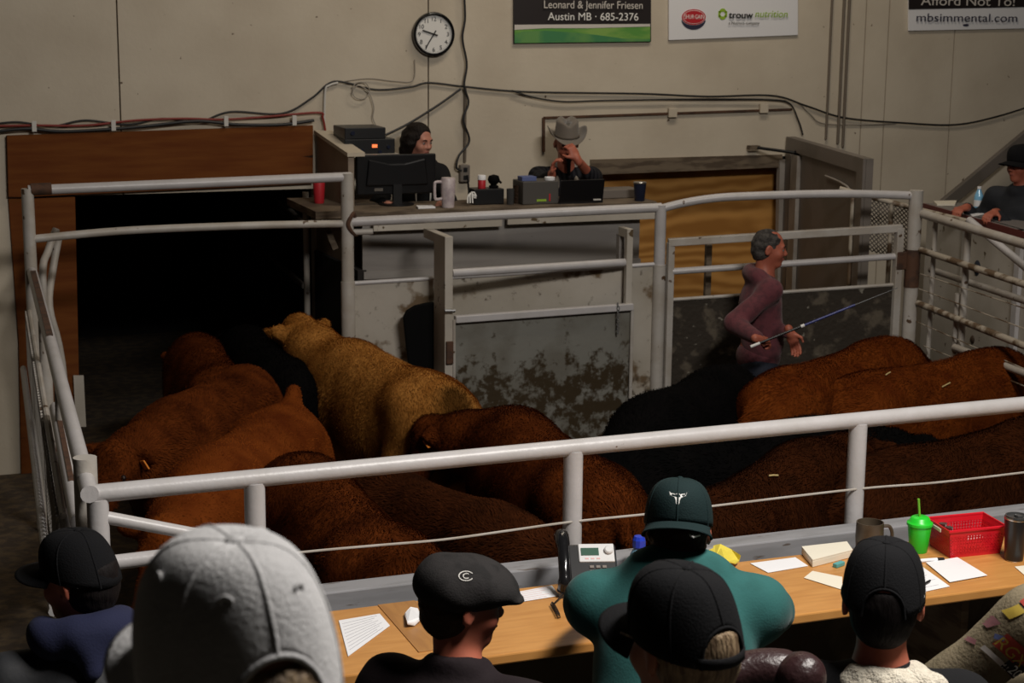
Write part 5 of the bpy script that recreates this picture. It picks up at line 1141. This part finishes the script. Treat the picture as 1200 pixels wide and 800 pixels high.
def cowboy_hat(S, m):
    M = S.HM @ T_((0, -.01, .045)) @ Rx(.10)
    def crown(u, v):
        p = 2*math.pi*u; taper = 1-.16*v; r = 1 if v < .8 else math.sqrt(max(0, 1-((v-.8)/.2)**2)); x = math.sin(p)*.088*taper*r; y = math.cos(p)*.108*taper*r; z = .005+.125*min(1, v/.9)
        z -= .035*math.exp(-(x/.025)**2)*max(0, (v-.6)/.4); z += .012*max(0, (v-.6)/.4)*math.cos(p)*-1; return M @ Vector((x, y, z))
    S.cap = MB().grid(crown, 48, 22, True).build('cowboy_hat', m, S.root, smooth=True, solid=.004, angle=80)
    def brim(u, v):
        p = 2*math.pi*u; sx, cy_ = math.sin(p), math.cos(p); x = sx*(.086+.075*v); y = cy_*(.106+.085*v); z = .075*v**1.6*abs(sx)**2.2-.018*v*abs(cy_)**2; x -= math.copysign(.022*v*v*abs(sx)**3, sx); return M @ Vector((x, y, z+.004))
    MB().grid(brim, 64, 10, True).build('hat_brim', m, S.cap, smooth=True, solid=.004, angle=80)
    MB().grid(lambda u, v: M @ Vector((math.sin(2*math.pi*u)*.0895, math.cos(2*math.pi*u)*.1095, .006+.022*v)), 48, 3, True).build('hat_band', 'hat_band', S.cap, smooth=True, solid=.003)
cowboy_hat(S, 'hat_felt')
co = Body(); 
for s in (-1, 1): co.cone(S.nb+S.rt*s*.06-S.fw*.02+S.up*.03, S.nb+S.rt*s*.075+S.fw*.12-S.up*.10, .028, .020, .02)
skin_obj('vest_collar', co, .009, 'grey_jacket' if False else 'door_frame', S.root)
fl0 = min(p.floor for p in booth_people)
struct(MB().box((booth_people[0].pv.x-.45, 10.79, 0), (booth_people[1].pv.x+.45, WY-.02, fl0)).build('floor', 'concrete'))
for p in booth_people: c, z1 = p.seat; struct(MB().box((c.x-.2, c.y-.02, fl0), (c.x+.2, WY-.03, z1)).build('floor', 'concrete'))
# --- man at the right bleacher desk
dk = e0.lerp(e1, .36)+eo*.47; Hc = P(1197, 192, d=(dk-cC).dot(cF)+.1); S = person('man in black cap and grey jacket seated at the right bleacher desk', Hc, 262, 250, kf=.24, lean=.18, hp=-.05, bs=1.06, skin='skin_red', top='grey_jacket', girth=1.08, shw=.19,
    wrists=(P(1166, 249, z=1.80), P(1133, 243, z=1.80)), poles=(None, Vector((-.3, .6, -.5))), hands=((Vector((-.8, -.4, -.1)), Vector((0, .1, -1)), 1, .5), (Vector((-.8, -.3, -.1)), Vector((0, .1, -1)), -1, .5)), step=.008, collar=.02)
hair_back(S, 'hair_dark', -.06, .98, capped=True); cap(S, 'cap_black', arch=False, curve=.025)
MB().tube(smooth_path([S.HM @ Vector((x, y, z)) for x, y, z in ((-.06, .07, .0), (-.033, .098, -.003), (0, .103, .004), (.033, .098, -.003), (.06, .07, .0))], 4), .010, 8).build('sunglasses', 'black_gloss', S.root, smooth=True)
right_man = S
c, z1 = S.seat; struct(MB().box((c.x-.3, c.y-.25, 0), (c.x+.6, c.y+.35, z1)).build('floor', 'concrete'))
# --- left man, black cap and navy hood
Hc = P(93, 677, d=4.6); S = person('man in black cap and navy hood at the lower left, looking left', Hc, -46, -2, lean=.12, skin='skin_red', top='black_vest', girth=1.05, hp=-.05, shw=.20, step=.009)
hair_back(S, 'hair_black', -.08, 1.0, capped=True); cap(S, 'cap_black', arch=False, curve=.012, brim_len=.085); seat_block(S)
hd_ = Body()
for k in range(13):
    a = math.pi*(k/12)*1.2-.3; r_ = .105
    hd_.ell(S.nb+S.up*(.055-.0*abs(math.cos(a)))+S.rt*math.cos(a)*r_-S.fw*(.02+.075*math.sin(a)), (.040, .040, .048), .03)
hd_.cone(S.nb-S.fw*.085+S.up*.045, S.nb-S.fw*.125-S.up*.035, .060, .028, .04)
skin_obj('hood', hd_, .010, 'navy_knit', S.root, amp=.006, freq=24, it=2)
for i in (0, 1):
    sl = Body(); a, e, w = S.arms[i]; sl.cone(a.lerp(e, .45), e, .074, .062, .04).cone(e, w, .060, .042, .03); skin_obj('sleeve', sl, .013, 'navy_knit', S.root, amp=.005, freq=20)
# --- white cap man closest to the camera
Hc = P(276, 800, d=1.64); S = person('man seen from behind in pale grey baseball cap, nearest the camera', Hc, -10, 5, lean=.12, skin='skin', top='black_cloth', step=.0075)
hair_back(S, 'hair_blond', -.10, 1.04, .006, step=.006, capped=True); cap(S, 'cap_grey', arch=True, size=1.04, high=.134, strap=False); seat_block(S)
for k in (2, 3, 4):
    p = k*math.pi/3+math.pi/6; q = S.cap_pt(p, .56, 1.006); MB().tube([q+S.cap_M.to_3x3() @ Vector((math.cos(a)*.006*math.cos(p), -math.cos(a)*.006*math.sin(p), math.sin(a)*.006)) for a in [i*math.pi/6 for i in range(12)]], .0022, 6, closed=True).build('eyelet', 'cap_grey', S.cap, smooth=True)
# --- flat cap man
Hc = P(543, 704, d=4.4); S = person('man in charcoal flat cap and dark plum jacket at the desk', Hc, 90, 45, lean=.30, hp=-.12, skin='skin_red', top='plum_jacket', shw=.20, girth=1.05, jaw=1.05, step=.0075, collar=.025)
hair_back(S, 'hair_brown', -.10, 1.03, .006, capped=True); seat_block(S)
fc_ = Body(); fc_.ell((0, -.012, .060), (.100, .122, .066), .03).ell((0, .055, .042), (.088, .085, .040), .05).ell((0, -.045, .030), (.095, .088, .055), .04).ell((0, .118, .022), (.070, .042, .010), .02)
fc_.ell((0, 0, -.055), (.088, .115, .085), .012, op='s')
S.cap = skin_obj('flat_cap', fc_.moved(S.HM @ Rx(-.05)), .007, 'cap_char', S.root, amp=.004, freq=22, it=2)
lg = MB()
def capmark(pts):
    out = []; og = origin(S.cap)
    for a, b in pts:
        d = (P(a, b, d=1)-cC).normalized(); ok, l, nn, i = S.cap.ray_cast(cC-og, d)
        if ok: out.append(l+og+nn*.001)
    if len(out) > 2: lg.tube(out, .0016, 6)
capmark([(546+8.5*math.cos(a), 675-5.5*math.sin(a)) for a in [math.radians(30+300*k/20) for k in range(21)]]); capmark([(546.5+4*math.cos(a), 675-2.8*math.sin(a)) for a in [math.radians(50+260*k/14) for k in range(15)]])
lg.build('logo', 'clip', S.cap)
flat_man = S
# --- teal hoodie man
Hc = P(795, 618, d=4.72); S = person('man in teal hoodie with backwards dark cap leaning on the desk', Hc, 29, 26, lean=.55, hp=-.10, bs=1.18, skin='skin_red', top='teal_knit', shw=.185, girth=1.35, trap=.105, tl=.48, step=.009, hood=True, drop=.15,
    wrists=(P(700, 712, z=1.24)+Vector((.12, .25, 0)), P(905, 690, z=1.24)+Vector((.02, .10, 0))), poles=(Vector((-1, -.3, -.9)), Vector((1, -.3, -.9))), hands=((Vector((.7, .6, 0)), Vector((0, 0, -1)), -1, .3), (Vector((-.6, .8, 0)), Vector((0, 0, -1)), 1, .3)))
hair_back(S, 'hair_brown', -.11, 1.05, .010, capped=True); cap(S, 'cap_teal', arch=True, flip=True, strap=True, curve=.030, brim_len=.070, size=1.04, tilt=.12); seat_block(S)
# longhorn head and a tick on the cap
LH = [[(.5, .0), (.42, .12), (.40, .34), (.33, .52), (.22, .58), (.08, .66), (.0, .92), (.12, .80), (.28, .78), (.38, .72), (.44, .80), (.56, .80), (.62, .72), (.72, .78), (.88, .80), (1, .92), (.92, .66), (.78, .58), (.67, .52), (.60, .34), (.58, .12)]]
on_cap(S, 'white_ink', [[(1-x, y) for x, y in LH[0]]], 0, .36, .62, .26)
def tick():
    M = S.cap_M; c = M @ Vector((-.048, .155, -.012)); ax, ay = M.to_3x3() @ Vector((-1, 0, -.25)), M.to_3x3() @ Vector((0, -.95, .35)); mb = MB(); u = .022
    mb.prism([c+ax*u*x+ay*u*y for x, y in ((-.55, .1), (-.35, -.35), (-.1, -.38), (.75, .75), (-.12, -.08), (-.3, -.05))], M.to_3x3() @ Vector((0, .002, .004))); mb.build('logo', 'white_ink', S.cap)
tick()
# --- black cap man in the middle, near
Hc = P(800, 752, d=2.98); S = person('man seen from behind in black cap, in front of the teal hoodie man', Hc, -14, 8, lean=.12, skin='skin', top='black_cloth', step=.009)
hair_back(S, 'hair_blond', -.115, 1.0, .005, capped=True); cap(S, 'cap_black', arch=True, size=1.02, strap=True); seat_block(S)
MB().tube(smooth_path([S.HM @ Vector((x, y, z)) for x, y, z in ((-.082, .07, .012), (-.087, .02, .016), (-.086, -.02, .010), (-.080, -.035, -.01))], 4), .0022, 6).build('glasses_arm', 'hair_blond', S.root, smooth=True)
# --- black cap man at the right, fleece collar
Hc = P(1035, 702, d=3.92); S = person('man seen from behind in black cap and jacket with cream fleece collar', Hc, 33, 30, lean=.12, drop=.175, skin='skin_red', top='black_cloth', shw=.185, step=.008, girth=1.05)
hair_back(S, 'hair_black', -.080, 1.0, .002, capped=True); cap(S, 'cap_black', arch=True, size=1.03, strap=False); seat_block(S)
fl_ = Body()
for k in range(15):
    a = math.pi*(k/14)*.95-.5; fl_.ell(S.nb-S.up*.005+S.rt*math.cos(a)*.085-S.fw*(.0+.070*math.sin(a)), (.026, .026, .034), .03)
fl_.cone(S.nb-S.fw*.085-S.up*.035-S.rt*.03, S.nb-S.fw*.07-S.up*.01+S.rt*.11, .035, .040, .03)
skin_obj('fleece_collar', fl_, .009, 'fleece', S.root, amp=.005, freq=60, it=1)
on_cap(S, 'white_ink', [[(0, .2), (1, .0), (1, .8), (0, .6)]], 1.75, .10, .22, .03)
# --- person at the right edge, patched khaki hoodie
Hc = P(1324, 598, d=4.0); S = person('person at the lower right edge in khaki hoodie with race patches', Hc, 25, 15, lean=.18, skin='skin', top='khaki', shw=.20, bs=1.15, step=.010, hood=True, wrists=(P(1228, 805, d=4.15), None), poles=(Vector((-1, .35, -.1)), None))
hair_back(S, 'hair_brown', -.09, 1.0); seat_block(S)
sh_a, sh_e, sh_w = S.arms[0]
def patch(px, py, wpx, hpx, m, body=None, bm=None, rot=0, d=4.0, name='patch', tm=None):
    c = P(px, py, d=d); k = d/FPX; ux = (cR*math.cos(rot)-cU*math.sin(rot)); uy = (cU*math.cos(rot)+cR*math.sin(rot)); n = -cF
    # drop the patch on the sleeve along the line of sight of its own normal
    dg = bpy.context.evaluated_depsgraph_get(); ob = [o for o in S.root.children if o.name.startswith('top')][0]; org = ob.matrix_world.translation if False else origin(ob)
    mb = MB(); NU, NV = 8, 6; hit = True
    def surf(u, v):
        q = c+ux*(u-.5)*wpx*k+uy*(v-.5)*hpx*k-cF*.4; ok, l, nn, i = ob.ray_cast(q-org, cF, distance=1.2)
        return (l+org+nn*.003) if ok else None
    G = [[surf(i/NU, j/NV) for j in range(NV+1)] for i in range(NU+1)]
    V = {(i, j): mb.bm.verts.new(G[i][j]) for i in range(NU+1) for j in range(NV+1) if G[i][j] is not None}
    for i in range(NU):
        for j in range(NV):
            ks = [(i, j), (i+1, j), (i+1, j+1), (i, j+1)]
            if all(q in V for q in ks) and max((G[a][b]-G[i][j]).length for a, b in ks) < .06: mb.face([V[q] for q in ks])
    if len(mb.bm.faces): mb.build(name, m, S.root, smooth=True)
    if body:
        g0 = surf(.5, .5)
        if g0 is not None:
            R4 = Matrix((ux, uy, n)).transposed().to_4x4(); o = text_mesh(body, hpx*k*.95, tm, S.root, T_(g0+n*.010-uy*hpx*k*.34) @ R4, 'lettering', align='CENTER', ext=0)
            for v in o.data.vertices:
                ok, l, nn, i = ob.ray_cast(v.co-cF*.4-org, cF, distance=1.2)
                if ok: v.co = l+org+nn*.006
patch(1180, 712, 18, 9, 'patch_yellow', rot=-.6); patch(1160, 728, 14, 8, 'patch_pink', rot=-.6); patch(1192, 700, 10, 6, 'patch_red', rot=-.6); patch(1141, 752, 10, 6, 'patch_pink', rot=.3); patch(1166, 743, 9, 6, 'patch_blue', rot=.2)
patch(1180, 757, 38, 20, 'patch_red', 'RGX', rot=.75, tm='patch_yellow'); patch(1186, 781, 32, 18, 'patch_black', '20', rot=.75, tm='paper'); patch(1163, 768, 34, 6, 'patch_pale', rot=.75)
# --- leather chair
t = thing('leather_chair', P(900, 800, d=3.75), 'dark brown leather chair back behind the teal hoodie man', 'chair')
c0, c1 = P(845, 790, d=3.8), P(918, 787, d=3.8); a_ = Body(); a_.cone(c0, c1, .052, .052, .03).cone(c0-Vector((0, 0, .10)), c1-Vector((0, 0, .10)), .055, .055, .03).cone(c0-Vector((0, 0, .25)), c1-Vector((0, 0, .25)), .055, .055, .05)
skin_obj('backrest', a_, .010, 'leather', t, amp=.004, freq=18, it=2)
c2 = P(940, 792, d=3.74); a_ = Body(); a_.cone(c2, c2+Vector((.02, .05, -.01)), .048, .046, .03).cone(c2, c2-Vector((0, 0, .25)), .046, .040, .03); skin_obj('armrest', a_, .010, 'leather', t, amp=.003, freq=22, it=2)
cs = (c0+c1)/2; MB().box((cs.x-.22, cs.y+.08, .80), (cs.x+.22, cs.y+.5, .92)).build('seat_cushion', 'leather', t, bevel=.03)
for sx in (-1, 1):
    for sy in (.1, .46): MB().tube([(cs.x+sx*.19, cs.y+sy, .45), (cs.x+sx*.19, cs.y+sy, .80)], .018, 10).build('leg', 'black_plastic', t)
# ------------------------------------------------------------------ straw on the backs
def straw(px, py, cow_, label, ln=.07):
    body = [o for o in cow_.children if o.name.startswith('body')][0]; Mi = cow_.matrix_basis.inverted(); d = P(px, py, d=1)-cC
    ok, l, n, i = body.ray_cast(Mi @ cC, (Mi.to_3x3() @ d).normalized())
    if not ok: print('STRAW miss', px, py); return
    p = cow_.matrix_basis @ l; nn = (cow_.matrix_basis.to_3x3() @ n).normalized(); a = rs.uniform(-.6, .6); u = nn.cross(Vector((math.sin(a), math.cos(a), 0))).normalized(); p += nn*.016
    o = MB().tube([p-u*ln/2, p, p+u*ln/2-nn*.004], .004, 6).build('straw', 'straw'); tag(o, label, 'straw')
COWS = {o['label']: o for o in bpy.data.objects if o.get('category') == 'cow'}
def find(s): return [o for k, o in COWS.items() if s in k][0]
straw(1107, 452, find('straw on its back'), 'pale straw on the back of the rust brown cow at the right edge')
straw(1040, 440, find('straw on its back'), 'short pale straw on the left end of the rust brown cow at the right edge', .05)
straw(905, 560, find('between the teal cap'), 'pale straw on the dark brown cow beside the teal cap', .05)
